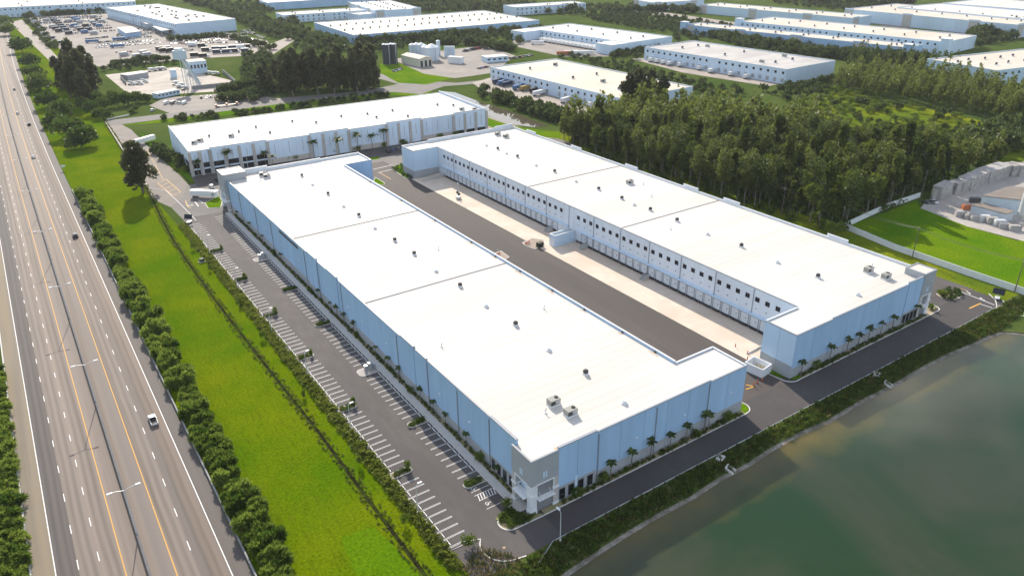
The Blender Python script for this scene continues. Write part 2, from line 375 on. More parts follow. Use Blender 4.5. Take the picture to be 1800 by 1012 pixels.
# motorway
HY0, HY1 = -90, 1500
HWAY = mat('motorway_asphalt', (.235,.190,.158), .75, .36, .6, (.178,.153,.136), .3, .03, 5, stretch=(1,.006,1), spec=.2)
HWAY_D = mat('motorway_dark_lane', (.125,.104,.093), .8, .28, .6, (.09,.084,.082), .3, .03, 5, stretch=(1,.006,1))
SHOULD = mat('motorway_shoulder', (.21,.18,.14), .85, .12, .6, (.24,.19,.12), .3, .03, 5, stretch=(1,.02,1))
hw = ribbon('motorway', -99.1, -59.5, HY0, HY1, .02, HWAY)
def tracks(ma):
    """darker wheel tracks worn into each lane, broken up along the road"""
    t = ma.node_tree; p = t.nodes['Principled BSDF']; src = p.inputs['Base Color'].links[0].from_socket
    geo = t.nodes.new('ShaderNodeNewGeometry'); sp = t.nodes.new('ShaderNodeSeparateXYZ'); t.links.new(geo.outputs['Position'], sp.inputs[0])
    def mth(op, a, b_=None):
        n = t.nodes.new('ShaderNodeMath'); n.operation = op
        for i, v in enumerate((a, b_)):
            if v is None: continue
            if isinstance(v, (int,float)): n.inputs[i].default_value = v
            else: t.links.new(v, n.inputs[i])
        return n.outputs[0]
    k = mth('MAXIMUM', mth('SUBTRACT', sp.outputs['Y'], 350), 0); x = mth('SUBTRACT', sp.outputs['X'], mth('MULTIPLY', mth('MULTIPLY', k, k), 2.3e-5))
    wob = t.nodes.new('ShaderNodeTexNoise'); wob.inputs['Scale'].default_value = .03; t.links.new(geo.outputs['Position'], wob.inputs['Vector'])
    x = mth('ADD', x, mth('MULTIPLY', mth('SUBTRACT', wob.outputs['Fac'], .5), 1.2))
    f = mth('DIVIDE', mth('ADD', x, 99.1), 39.6)
    rp = t.nodes.new('ShaderNodeValToRGB'); cr_ = rp.color_ramp; cr_.interpolation = 'EASE'
    stops = []
    for c in (-92.65,-88.45,-84.3,-71.05,-66.1):
        for o, v in ((-1.5,1.0),(-.85,.62),(0,1.02),(.85,.62),(1.5,1.0)): stops.append(((c+o+99.1)/39.6, v))
    cr_.elements[0].position = 0; cr_.elements[0].color = (1,1,1,1); cr_.elements[1].position = 1; cr_.elements[1].color = (1,1,1,1)
    for pos, v in stops: e = cr_.elements.new(pos); e.color = (v,v,v*1.01,1)
    t.links.new(f, rp.inputs['Fac'])
    nz = t.nodes.new('ShaderNodeTexNoise'); nz.inputs['Scale'].default_value = .05; nz.inputs['Detail'].default_value = 4; t.links.new(geo.outputs['Position'], nz.inputs['Vector'])
    mx = t.nodes.new('ShaderNodeMix'); mx.data_type = 'RGBA'; mx.blend_type = 'MULTIPLY'
    t.links.new(mth('ADD', mth('MULTIPLY', nz.outputs['Fac'], .9), .25), mx.inputs['Factor']); t.links.new(src, mx.inputs[6]); t.links.new(rp.outputs[0], mx.inputs[7]); t.links.new(mx.outputs[2], p.inputs['Base Color'])
tracks(HWAY); tracks(HWAY_D)
ribbon('shoulder', -99.1, -94.9, HY0, HY1, .03, SHOULD, hw)
ribbon('slow_lane', -94.7, -90.55, HY0, HY1, .03, HWAY_D, hw)
ribbon('shoulder', -63.1, -59.5, HY0, HY1, .03, HWAY_D, hw)  # dark tone puts the shrubs' shade into the shoulder colour
ribbon('slow_lane', -68.95, -63.4, HY0, HY1, .03, mat('motorway_red_lane', (.20,.155,.125), .8, .30, .6, (.125,.11,.10), .3, .03, 5, stretch=(1,.006,1)), hw)
tracks(MATS['motorway_red_lane'])
for x, w, ma in ((-94.8,.2,PAINT),(-63.25,.2,PAINT),(-82.2,.24,YPAINT),(-73.1,.24,YPAINT)):
    ribbon('edge_line', x-w/2, x+w/2, HY0, HY1, .042, ma, hw)
b = MB(); b.face([(-.09,-1.7,0),(.09,-1.7,0),(.09,1.7,0),(-.09,1.7,0)], PAINT); dash = b.mesh('lane_dash')
for x, ph in ((-90.5,1.2),(-86.4,1.3),(-69.0,6.1)):
    y = -35 + ph
    while y < 640:
        link('lane_dash', dash, hw, (x+hx(y), y, .046)); y += 13.0
BARR = mat('barrier_concrete', (.30,.30,.30), .85, .12, .6)
BARD = mat('barrier_dark', (.13,.13,.135), .85, .12, .6)
br = ribbon('median_barrier', -78.2, -77.7, HY0, HY1, 0, BARD, None, 1.05); br['kind'] = ''
del br['kind']; tag(br, 'long dark concrete barrier down the middle of the motorway', 'barrier')
br = ribbon('roadside_barrier', -59.4, -59.05, HY0, 338, 0, BARR, None, .9)
del br['kind']; tag(br, 'pale concrete barrier between motorway shoulder and hedge of shrubs', 'barrier')
br = ribbon('kerb_barrier', -99.5, -99.15, HY0, HY1, 0, KERB, None, .5)
del br['kind']; tag(br, 'low white kerb wall on the far left motorway edge', 'barrier')

# grass verges
b = MB()
ys = [-60, 40, 350] + [350 + 40*i for i in range(1, 23)]
for a, c in zip(ys[:-1], ys[1:]):
    xr = lambda y: -21.0 if y < 222 else (-27 if y < 345 else -27 + (y-345)*.055)
    b.face([(-59.1+hx(a),a,.015),(xr(a)+.0,a,.015),(xr(c),c,.015),(-59.1+hx(c),c,.015)], GRASS)
struct(b.obj('grass_verge'))
DITCH = mat('ditch_mud', (.020,.020,.010), .9, .4, .8, (.035,.05,.010), .4, .3, 3, spec=0)
ditch = [(-29.3,-60),(-29.1,-1.6),(-29.3,26),(-29.3,60),(-30.3,103),(-31.1,154),(-31.2,203),(-30.6,234),(-28.8,269),(-26.4,307),(-24.6,348),(-22,440),(-20.3,500),(-15.9,571)]
b = MB()
for p, q in zip(ditch[:-1], ditch[1:]):
    b.face([(p[0]-.5,p[1],.03),(p[0]+.5,p[1],.03),(q[0]+.5,q[1],.03),(q[0]-.5,q[1],.03)], DITCH)
struct(b.obj('ditch'))

# site pavements
ASPH_R = mat('asphalt_road', (.075,.068,.067), .85, .10, .5, (.062,.057,.057), .05, .05, 6)
CP = rect('car_park', -21.2, 2.4, -9.8, 257, .035, ASPH)
rect('road', -10, 214, -9.8, 2.3, .03, ASPH_R)
rect('road', 179.5, 206.3, 2.3, 268, .036, ASPH)
rect('road', 58, 99.5, 2.3, 290, .034, ASPH_COURT)
rect('loading_apron', 97.0, 114.6, 10.5, 249, .06, CONC)
# north cross road and the entrance road on the west
sheet('road', [(-21,257.7),(214,246),(214,287),(-6,311),(-13.9,290.7),(-21.8,278)], .031, ASPH_OLD)
sheet('road', [(-21.8,278.2),(-13.9,290.7),(-6,311.2),(-6,335.6),(-8,386.6),(-9,463),(-13.9,501.4),(-20.3,502.5),(-25.3,319.4),(-26.8,297)], .040, mat('entrance_road', (.20,.175,.155), .85, .08, .3, (.175,.155,.14), .07, .03, 5))
sheet('grass_verge', [(-3.6,317),(-1.2,314.7),(-1.2,426),(-6.1,447),(-6.5,386)], .02, GRASS2)
sheet('frontage_car_park', [(-3,301.8),(196,295),(194,319.7),(-1.2,328)], .045, ASPH)
sheet('grass_verge', [(59.2,298),(99.9,295.8),(101.7,300.5),(59.2,304)], .06, GRASS2)
sheet('grass_verge', [(205.4,-9.2),(216.7,-9.3),(223,69.6),(227,280),(207,282)], .024, WILD)
sheet('grass_field', [(217.3,-57),(380,-57),(380,12)] + pix((1790,424),(1700,398),(1618,366),(1612,352)) + [(223.5,68.6),(217.2,36.8)], .02, GRASS2)
sheet('gravel_yard', pix((1618,366),(1700,398),(1800,424),(1900,440),(1900,240),(1780,283),(1700,320),(1630,352)), .03, GRAVEL)
# roads behind the third warehouse
sheet('road', pix((190,222),(300,208),(500,182),(690,162),(760,152),(700,148),(640,160),(500,172),(300,199),(190,212)), .05, ASPH_OLD)
sheet('road', pix((690,162),(740,166),(780,152),(860,146),(900,142),(900,136),(800,146),(720,140),(670,130),(660,137),(700,148)), .055, ASPH_OLD)
sheet('road', pix((740,166),(775,190),(800,200),(830,240),(940,262),(975,240),(940,232),(860,205),(780,165)), .045, mat('dirt_track', (.30,.26,.21), .95, .1, .3, (.22,.2,.12), .1))
sheet('grass_verge', pix((300,215),(520,187),(690,167),(745,170),(760,160),(690,157),(520,178),(200,222)), .025, GRASS2)
# canal
CANAL = mat('canal_water', (.10,.085,.06), .04, spec=.5)
sheet('canal_water', pix((770,160),(800,163),(840,178),(900,197),(965,222),(940,224),(890,218),(850,200),(800,180)), .07, CANAL)
sheet('grass_verge', pix((850,205),(900,222),(960,230),(985,232),(985,244),(900,236),(830,212)), .065, GRASS2)
# loading yards and lots further off
sheet('loading_yard', pix((830,146),(862,137),(1090,192),(1060,215),(950,190),(850,160)), .06, mat('yard_concrete', (.36,.31,.27), .9, .1, .2, (.28,.25,.22), .05))
sheet('loading_yard', pix((1110,104),(1138,102),(1380,146),(1350,152),(1200,128)), .06, MATS['yard_concrete'])
sheet('loading_yard', pix((900,72),(960,66),(1070,92),(1070,100),(990,100),(905,82)), .06, FAR_LOT)
sheet('works_yard', pix((690,105),(760,92),(850,80),(905,98),(870,128),(800,138),(745,130)), .06, FAR_LOT)
sheet('grass_verge', pix((668,112),(700,112),(745,128),(800,137),(750,149),(700,146),(668,128)), .055, GRASS2)
sheet('far_car_park', pix((55,30),(250,22),(400,58),(470,72),(480,95),(330,104),(190,120),(130,110),(60,45)), .05, FAR_LOT)
sheet('works_yard', pix((185,132),(310,118),(420,145),(400,160),(270,168),(225,165)), .06, mat('plant_yard', (.45,.40,.35), .9, .12, .15, (.36,.32,.28), .05))
sheet('works_yard', pix((262,186),(290,172),(400,164),(470,170),(500,176),(300,200)), .055, FAR_LOT)
sheet('road', pix((18,40),(40,62),(95,115),(112,112),(55,52),(38,35)), .05, mat('side_road', (.30,.26,.23), .9, .08, .2))
sheet('road', pix((330,104),(480,96),(520,70),(505,66),(470,80)), .052, MATS['side_road'])
sheet('road', pix((1100,20),(1160,21),(1330,45),(1320,49),(1150,27)), .05, MATS['side_road'])
sheet('clearing', pix((1400,205),(1440,175),(1490,160),(1560,178),(1620,188),(1720,212),(1800,236),(1840,250),(1840,280),(1740,290),(1700,288),(1560,266),(1470,238)), .03, WILD)
sheet('storage_yard', pix((1530,42),(1600,33),(1655,41),(1590,52)), .06, mat('dark_lot', (.10,.085,.075), .9, .1, .1))
sheet('storage_yard', pix((1650,57),(1700,46),(1790,48),(1710,62)), .06, MATS['dark_lot'])

sheet('fresh_turf', pix((598,945),(655,925),(700,965),(760,1030),(640,1040)), .022, grassmat('fresh_turf', (.074,.15,.002), (.095,.175,.003), (.072,.125,.003), (1.5,.3,1)))
# ------------------------------------------------------------------ building kit
_cache = {}
def shared(key, fn):
    if key not in _cache: _cache[key] = fn()
    return _cache[key]

def panel_mesh(L, h0, h1, ma, cap=None, th=.35):
    def f():
        b = MB(); b.box(.04, L-.04, 0, th, h0, h1, ma)
        if cap: b.box(.0, L, -.05, th+.05, h1-.24, h1+.05, cap)
        return b.mesh('wall_panel')
    return shared(('panel', round(L,3), h0, h1, ma.name, cap.name if cap else '', th), f)

def wall(parent, p, q, h, ma, base=None, hb=0.0, n=None, cap=COPING, th=.35, proud=0.0, step=8.6, hs=None, name='wall_panel'):
    """tilt-up wall from p to q; outside is on the right-hand side of travel; thickness goes inward (left)"""
    p = Vector((*p,0)); q = Vector((*q,0)); d = q-p; L = d.length; d.normalize(); rz = math.atan2(d.y, d.x)
    nrm = Vector((d.y, -d.x, 0))
    n = n or max(1, round(L/step)); w = L/n; out = []
    for i in range(n):
        loc = p + d*(w*i) + nrm*proud
        hh = hs[i] if hs else h
        out.append(link(name, panel_mesh(w, hb, hh, ma, cap, th+proud), parent, loc, rz))
        if hb: link('base_panel', panel_mesh(w, 0, hb, base, None, th+proud-.03), parent, loc - nrm*.03, rz)
    return out

def onwall(p, q, s, off=0.0, z=0.0):
    """point at distance s along wall p->q, off metres outside it"""
    p = Vector((*p,0)); q = Vector((*q,0)); d = (q-p).normalized(); nrm = Vector((d.y,-d.x,0))
    v = p + d*s + nrm*off; v.z = z; return v, math.atan2(d.y, d.x)

def window_meshes(w, h, fr=.10, mull=0):
    def f():
        b = MB(); b.box(-w/2, w/2, -.035, .05, -h/2, h/2, GLASS); pane = b.mesh('pane')
        b = MB()
        for x in (-w/2-fr, w/2): b.box(x, x+fr, -.09, .02, -h/2-fr, h/2+fr, FRAME)
        for z in (-h/2-fr, h/2): b.box(-w/2, w/2, -.087, .02, z, z+fr, FRAME)
        for k in range(mull):
            x = -w/2 + w*(k+1)/(mull+1); b.box(x-.04, x+.04, -.08, .02, -h/2, h/2, FRAME)
        return pane, b.mesh('window')
    return shared(('win', w, h, fr, mull), f)
def window(parent, loc, rz, w, h, mull=0, sub=True):
    pane, fr = window_meshes(w, h, .10, mull)
    o = link('window', fr, parent, loc, rz)
    if sub: link('pane', pane, o)
    return o

def roofvent_mesh():
    b = MB(); b.box(-.65,.65,-.65,.65,0,.5, WCOP); b.box(-.52,.52,-.52,.52,.502,1.35, DMETAL)
    b.tube((0,0,1.352),(0,0,1.55),.64,.42,DMETAL,12); return b.mesh('roof_vent')
def smallvent_mesh():
    b = MB(); b.box(-.6,.6,-.55,.55,0,.5, TRIM); b.box(-.35,.35,-.35,.35,.502,.95, LMETAL); return b.mesh('roof_hatch')
def ac_mesh():
    AC = mat('ac_housing', (.30,.30,.27), .6, .05, 1)
    b = MB(); b.box(-1.6,1.6,-1.15,1.15,0,.35, TRIM); b.box(-1.5,1.5,-1.05,1.05,.352,1.85, AC)
    b.tube((.8,0,1.852),(.8,0,1.95),.55,.55,BLACK,14); b.box(-1.52,-.2,-1.08,-1.052,.6,1.6,DMETAL); b.box(-.1,1.45,-1.08,-1.052,.6,1.6,METAL)
    return b.mesh('rooftop_unit')
def pipe_mesh():
    b = MB(); b.tube((0,0,0),(0,0,1.1),.12,.12,METAL,8); b.tube((0,0,1.1),(.35,0,1.35),.12,.12,METAL,8); b.box(-.3,.3,-.3,.3,0,.25,TRIM); return b.mesh('vent_pipe')
VENT, SVENT, ACU, PIPE = roofvent_mesh(), smallvent_mesh(), ac_mesh(), pipe_mesh()
STAIN = mat('roof_stain', (.62,.42,.24), .8, .25, .5)

# ------------------------------------------------------------------ front warehouse
RZ = 14.8
A = thing('warehouse', 'long white-roofed blue warehouse in the foreground with corner entrance tower', 'warehouse')
AX0, AX1, AXW, AY1 = 1.8, 58.6, 73.6, 263.0
NN, NF = 12.6, 246.6
b = MB(); b.prism([(AX0+.1,.1),(AXW-.1,.1),(AXW-.1,NN-.1),(AX1-.1,NN-.1),(AX1-.1,NF+.1),(AXW-.1,NF+.1),(AXW-.1,AY1-.1),(AX0+.1,AY1-.1)], .02, RZ, DGREY, ROOF)
roofA = b.obj('roof', A)
# roof membrane laps and the two expansion joints
b = MB()
SEAM = mat('roof_seam', (.54,.515,.48), .8)
y = 3.0
while y < 258:
    b.box(AX0+.6, AX1-.6, y-.05, y+.05, RZ+.002, RZ+.018, SEAM); y += 3.05
stuff(b.obj('membrane_laps', roofA))
JOINT = mat('expansion_joint', (.33,.31,.29), .8)
for y in (97.0, 165.3):
    b = MB(); b.box(AX0+.4, AX1-.4, -.12, .12, 0, .2, JOINT); b.obj('expansion_joint', roofA, (0,y,RZ+.004))
for i in range(8): link('roof_vent', VENT, roofA, (34.5, [22.5,56.3,89.7,123.3,139.6,173.8,208.3,242.3][i], RZ+.004))
for y in (6,38.3,72,105.2,156.3,188.6,226): link('roof_hatch', SVENT, roofA, (33.8, y, RZ+.004), .3)
for x, y in ((18.8,16.2),(19.6,10.2),(19.1,254.9),(19.8,250.6)): link('rooftop_unit', ACU, roofA, (x, y, RZ+.004))
for x, y in ((14.8,14.2),(15.8,247.8),(9.5,58),(48,60),(44,122)): link('vent_pipe', PIPE, roofA, (x, y, RZ+.004))
for x, y, w, l in ((3.2,3.6,.8,2.2),(7.4,1.3,2.2,.8),(4.2,1.6,1.0,.8)):
    b = MB(); n = 12
    b.face([(x+w*math.cos(a)*(.8+.35*random.Random(i).random()), y+l*math.sin(a)*(.8+.35*random.Random(i+9).random()), RZ+.022) for i, a in enumerate([2*math.pi*k/n for k in range(n)])], STAIN)
    b.obj('rust_stain', roofA)
STAIN2 = mat('drain_stain', (.50,.43,.35), .85, .2, .8)
rs = random.Random(5)
for y in (20,34,52,69,88,104,121,150,181,214):
    w, l = rs.uniform(.3,.7), rs.uniform(.8,2.6); n = 11; b = MB()
    b.face([(AX1-1.0-w*.6+w*math.cos(a)*rs.uniform(.7,1.2), y+l*math.sin(a)*rs.uniform(.7,1.2), RZ+.021) for a in [2*math.pi*k/n for k in range(n)]], STAIN2); b.obj('drain_stain', roofA)
    b = MB(); b.box(AX1-.75,AX1-.45,y-.35,y+.35,RZ+.003,RZ+.4,DMETAL); b.obj('scupper', roofA)
HW = 15.65
# south (near) facade
S0, S1 = (7.9, 0), (AXW, 0)
wall(A, (7.9,0), (19.6,0), 16.3, BLUE, GREY, 4.6, 2, proud=.25)
wall(A, (19.6,0), (59.2,0), HW, BLUE, GREY, 3.6, 5)
wall(A, (59.2,0), (AXW,0), HW-.45, BLUE, GREY, 3.6, 2)
# east side, notch and dock side
wall(A, (AXW,0), (AXW,NN), HW-.45, BLUE, GREY, 3.6, 2, cap=WCOP)
wall(A, (AXW,NN), (AX1,NN), HW-.45, BLUE, GREY, 3.6, 2, cap=WCOP)
wall(A, (AX1,NN), (AX1,NF), HW, BLUE, GREY, 3.6, 28, cap=WCOP)
wall(A, (AX1,NF), (AXW,NF), HW-.1, BLUE, GREY, 3.6, 2, cap=COPING)
wall(A, (AXW,NF), (AXW,AY1), HW-.1, BLUE, GREY, 3.6, 2, cap=WCOP)
# north wall, higher parapet with a step
wall(A, (AXW,AY1), (52,AY1), HW+.2, WHITE, GREY, 3.6, 3, cap=WCOP)
wall(A, (52,AY1), (24,AY1), HW+.7, WHITE, GREY, 3.6, 4, cap=WCOP)
wall(A, (24,AY1), (11.2,AY1), HW+1.6, WHITE, GREY, 3.6, 2, cap=WCOP)
# west facade (travel from north to south so outside is -X)
cuts = [(255,0,GREY,BLUE),(187,0,0,0),(147,0,0,0),(137.5,.8,.3,0),(127.5,0,0,0),(118,.8,.3,0),(69,0,0,0),(60.4,.8,.3,0),(53,.3,.15,0),(19.5,0,0,0),(8,.6,.3,0)]
pv = 255.0
for y, up, pr, _ in cuts[1:]:
    n = max(1, round((pv-y)/8.6))
    wall(A, (AX0,pv), (AX0,y), HW+up, BLUE, GREY, 3.3 if y != 8 else 4.6, n, proud=pr or 0.0); pv = y
DS = MB(); DS.box(-.1,.1,-.1,.1,0,14.6,COPING); ds = DS.mesh('downspout')
for y in (190.5,150.6,136.9,115.2,72.0,52.6,36,20.2,212,236): link('downspout', ds, A, (AX0-.14, y, .3))
for x in (20.3, 58.8, 39.5): link('downspout', ds, A, (x, -.14, .3))
b = MB(); b.box(-.06,.06,-11,11,-.55,.55,DMETAL)
for k in range(12): b.box(-.14,-.07,-11+k*1.85,-10.85+k*1.85,-.6,.6,COPING)
b.obj('louvre', A, (AX0-.08, 168, 13.9))
b = MB(); b.box(-.25,0,-.3,.3,-.15,.15,TRIM); wl = b.mesh('wall_light')
for y in (30,46,80,98,110,128,158,178,200,222,244): link('wall_light', wl, A, (AX0-.01, y, 8.2))
for x in (33,50,68): link('wall_light', wl, A, (x, -.01, 8.2), math.pi/2)
# office windows beside the tower, west and south
for y in (10.3,13.0,15.7,18.2):
    window(A, (AX0-.32, y, 2.3), -math.pi/2, 1.3, 2.9)
for x in (9.2,11.9,14.9,17.8):
    window(A, (x, -.27, 2.3), 0, 1.5, 2.9)
b = MB()
for x in (13.4,): b.box(x-.35,x+.35,-.36,-.262,0,5.6,PALEBLUE)
b.obj('pilaster', A)

def tower(parent, name, ox, oy, sx, sy, size, H, back=True):
    """square corner tower at the outer corner (ox,oy); sx, sy point into the building"""
    t = link(name, None, parent, (ox, oy, 0)); t.scale = (1,1,1)
    e = size
    def rb(b, x0,x1,y0,y1,z0,z1,ma):
        X = sorted((sx*x0, sx*x1)); Y = sorted((sy*y0, sy*y1)); b.box(X[0],X[1],Y[0],Y[1],z0,z1,ma)
    TG = GREY
    b = MB()       # upper shell, four walls open to the sky
    rb(b,0,e,0,.4,8.4,H,TG); rb(b,0,.4,.401,e,8.4,H,TG)
    if back: rb(b,.401,e,e-.4,e,8.4,H,TG); rb(b,e-.4,e,.401,e-.401,8.4,H,TG)
    b.obj('tower_wall', t)
    b = MB(); rb(b,-.06,e,-.06,.44,H+.002,H+.1,COPING); rb(b,-.06,.44,.441,e,H+.003,H+.101,COPING)
    if back: rb(b,.441,e,e-.44,e,H+.002,H+.1,COPING); rb(b,e-.44,e,.441,e-.441,H+.003,H+.101,COPING)
    b.obj('coping', t)
    b = MB(); rb(b,.401,e-.401 if back else e,.401,e-.401 if back else e,(H-.5) if back else 14.3,(H-.12) if back else 14.83,ROOF); b.obj('tower_roof', t)
    for (x0,x1,y0,y1) in ((0,1.7,0,1.7),(e-1.5,e,0,1.4),(0,1.4,e-1.5,e)):   # corner column and side piers
        b = MB()
        rb(b,x0-.12,x1+.1,y0-.12,y1+.1,0,.9,TRIM); rb(b,x0,x1,y0,y1,.901,8.398,TRIM if x0==0 and y0==0 else BEIGE); rb(b,x0-.14,x1+.1,y0-.14,y1+.1,5.0,5.6,TRIM)
        b.obj('column', t)
    b = MB(); rb(b,1.7,e-1.5,1.6,1.9,4.4,8.396,PALEBLUE); rb(b,1.6,1.9,1.901,e-1.5,4.4,8.396,PALEBLUE); b.obj('portal_panel', t)
    for ax in (0,1):
        b = MB()   # frame round the portal
        if ax == 0: rb(b,1.5,e-1.3,-.10,.05,8.15,8.5,TRIM); rb(b,1.5,1.8,-.1,.05,4.6,8.15,TRIM); rb(b,e-1.6,e-1.3,-.1,.05,4.6,8.15,TRIM)
        else: rb(b,-.10,.05,1.5,e-1.3,8.15,8.5,TRIM); rb(b,-.1,.05,1.5,1.8,4.6,8.15,TRIM); rb(b,-.1,.05,e-1.6,e-1.3,4.6,8.15,TRIM)
        b.obj('portal_frame', t)
        b = MB()
        if ax == 0: rb(b,1.72,e-1.52,-1.0,1.55,4.1,4.38,TRIM)
        else: rb(b,-1.0,1.55,1.72,e-1.52,4.1,4.38,TRIM)
        cn = b.obj('canopy', t)
        b = MB()
        for s in (2.6, e-2.4):
            p0 = (sx*s, sy*-.85, 4.4) if ax == 0 else (sx*-.85, sy*s, 4.4); p1 = (sx*s, sy*1.5, 6.6) if ax == 0 else (sx*1.5, sy*s, 6.6)
            b.tube(p0, p1, .07, .07, TRIM, 6)
        b.obj('canopy_rod', cn)
        b = MB()
        if ax == 0: rb(b,1.9,e-1.5,2.0,2.1,.05,4.0,GLASS)
        else: rb(b,2.0,2.1,2.2,e-1.5,.05,4.0,GLASS)
        gl = b.obj('storefront', t)
        b = MB()
        for k in range(4):
            s = 2.0 + (e-3.7)*k/3
            if ax == 0: rb(b,s,s+.1,1.93,1.995,.05,4.0,TRIM)
            else: rb(b,1.93,1.995,s+.2,s+.3,.05,4.0,TRIM)
        b.obj('mullion', gl)
        b = MB()   # small pair of niches high on the tower
        for k in (-.55,.15):
            c = e/2 + k
            if ax == 0: rb(b,c,c+.42,-.06,.05,9.7,11.4,PALEBLUE)
            else: rb(b,-.06,.05,c,c+.42,9.7,11.4,PALEBLUE)
        b.obj('niche', t)
    return t
tower(A, 'entrance_tower', 0, -.3, 1, 1, 8.0, 15.75, False)
tower(A, 'entrance_tower', .2, 266, 1, -1, 11.0, 18.4)

# ------------------------------------------------------------------ second warehouse across the court
Bw = thing('warehouse', 'long white-roofed warehouse with loading docks facing the concrete apron', 'warehouse')
BX0, BXD, BX1, BY0, BY1 = 98.6, 114.0, 172.8, 2.6, 262.0
BN, BF = 14.2, 248.0
b = MB(); b.prism([(BX0+.1,BY0+.1),(BX1-.1,BY0+.1),(BX1-.1,BY1-.1),(BX0+.1,BY1-.1),(BX0+.1,BF+.1),(BXD+.1,BF+.1),(BXD+.1,BN-.1),(BX0+.1,BN-.1)], .02, RZ, DGREY, ROOF)
roofB = b.obj('roof', Bw)
b = MB(); y = 6.0
while y < 260:
    b.box(BXD+.6, BX1-.6, y-.05, y+.05, RZ+.002, RZ+.018, SEAM); y += 3.05
stuff(b.obj('membrane_laps', roofB))
for y in (98.9, 163.8):
    b = MB(); b.box(BXD+.4, BX1-.4, -.12, .12, 0, .2, JOINT); b.obj('expansion_joint', roofB, (0,y,RZ+.004))
for y in (24.5,57.9,91.4,107.1,125.2,141.1,174.7,207.1,226): link('roof_vent', VENT, roofB, (138.9, y, RZ+.004))
for y in (8.5,40.5,73.8,116,156.5,188.9,216,236): link('roof_hatch', SVENT, roofB, (137.9, y, RZ+.004), .3)
for x, y in ((157.2,17.3),(157.3,10.8),(156.6,139.6),(155.6,251.7),(156.7,244.8)): link('rooftop_unit', ACU, roofB, (x, y, RZ+.004), 0)
for x, y in ((162.6,19.3),(160.6,134.6),(161,249),(130,86),(152,120)): link('vent_pipe', PIPE, roofB, (x, y, RZ+.004))
# near facade
wall(Bw, (BX0,BY0), (116.2,BY0), HW-.45, BLUE, GREY, 3.6, 2)
wall(Bw, (116.2,BY0), (157.5,BY0), HW, BLUE, GREY, 3.6, 5)
wall(Bw, (157.5,BY0), (167,BY0), HW+.7, BLUE, GREY, 4.6, 2, proud=.2)
wall(Bw, (BX1,BY0+8), (BX1,BY1), HW, WHITE, GREY, 3.6, 30, cap=WCOP)
for y in (36,88,112,152,196,238):
    wall(Bw, (BX1+.36,y), (BX1+.36,y+9.0), HW+1.0, WHITE, GREY, 3.6, 1, cap=WCOP)
wall(Bw, (BX1,BY1), (160,BY1), HW+1.6, WHITE, GREY, 3.6, 2, cap=WCOP)
wall(Bw, (160,BY1), (115,BY1), HW+.8, WHITE, GREY, 3.6, 6, cap=WCOP)
wall(Bw, (115,BY1), (BX0,BY1), HW, WHITE, GREY, 3.6, 2, cap=WCOP)
wall(Bw, (BX0,BY1), (BX0,BF), HW, PALEBLUE, GREY, 4.4, 2)
wall(Bw, (BX0,BF), (BXD,BF), HW, PALEBLUE, GREY, 4.4, 2)
wall(Bw, (BXD,BN), (BX0,BN), HW-.45, BLUE, GREY, 4.4, 2, cap=WCOP)
wall(Bw, (BX0,BN), (BX0,BY0), HW-.45, PALEBLUE, GREY, 4.4, 2)
DP, DQ = (BXD,BF), (BXD,BN)          # dock wall, north to south
wall(Bw, DP, DQ, HW-.3, WHITE, None, 0, 14)
tower(Bw, 'entrance_tower', BX1+.6, BY0-.4, -1, 1, 7.2, 17.0)
for x in (158.8,161.1,163.4,165.7): window(Bw, (x, BY0-.22, 2.3), 0, 1.5, 2.9)
DOOR = mat('dock_door_paint', (.66,.70,.73), .6, .03, .5)
PITM = mat('dock_pit', (.16,.16,.165), .9, .15, .6)
def dockmesh():
    b = MB(); b.box(-1.55,1.55,-.05,.05,1.25,4.9,DOOR)
    for k in range(1,5): b.box(-1.55,1.55,-.058,-.051,1.25+k*.73-.015,1.25+k*.73+.015,COPING)
    b.box(.35,.75,-.07,-.052,3.0,3.35,GLASS); return b.mesh('dock_door')
def framemesh():
    b = MB()
    for x in (-1.85,1.56): b.box(x,x+.28,-.12,.05,1.2,5.1,COPING)
    b.box(-1.85,1.84,-.118,.05,4.92,5.12,COPING); return b.mesh('door_frame')
def bumpmesh():
    b = MB(); b.box(-1.2,1.2,-.10,.05,.15,1.18,DMETAL); b.box(-1.75,-1.3,-.32,.05,.7,1.2,BLACK); b.box(1.3,1.75,-.32,.05,.7,1.2,BLACK); return b.mesh('dock_leveller')
dk, dfm, dbm = dockmesh(), framemesh(), bumpmesh()
b = MB(); b.box(-.14,.14,-.2,0,-.14,.14,FRAME); lamp_m = b.mesh('dock_light')
ys = [241.5 - 4.19*i for i in range(26)] + [124.7 - 4.15*i for i in range(26)]
b = MB(); b.box(BXD-.12, BXD-.02, 130.5, 247.5, .02, 1.18, PITM); b.obj('dock_plinth', Bw)
b = MB(); b.box(BXD-.12, BXD-.02, 14.8, 126.0, .02, 1.18, PITM); b.obj('dock_plinth', Bw)
for i, y in enumerate(ys):
    v, rz = onwall(DP, DQ, BF-y, .01, 11.6); window(Bw, v, rz, 1.55, 1.45, 1)
    v, rz = onwall(DP, DQ, BF-y, .01, 8.3); link('dock_light', lamp_m, Bw, v, rz)
    if i in (0,25,26): continue
    v, rz = onwall(DP, DQ, BF-y, .04, 0); dd = link('dock_door', dk, Bw, v, rz); link('door_frame', dfm, dd)
    v, rz = onwall(DP, DQ, BF-y, .13, 0); link('dock_leveller', dbm, Bw, v, rz)
for y0, y1 in ((131.5,246),(16,124)):
    b = MB(); b.box(BXD-1.1, BXD-.005, y0, y1, 5.75, 5.98, PALEBLUE); cn = b.obj('dock_canopy', Bw)
for k in range(15):
    y = BN + (BF-BN)*k/14
    if 0 < k < 14: link('downspout', ds, Bw, (BXD-.13, y, .3))
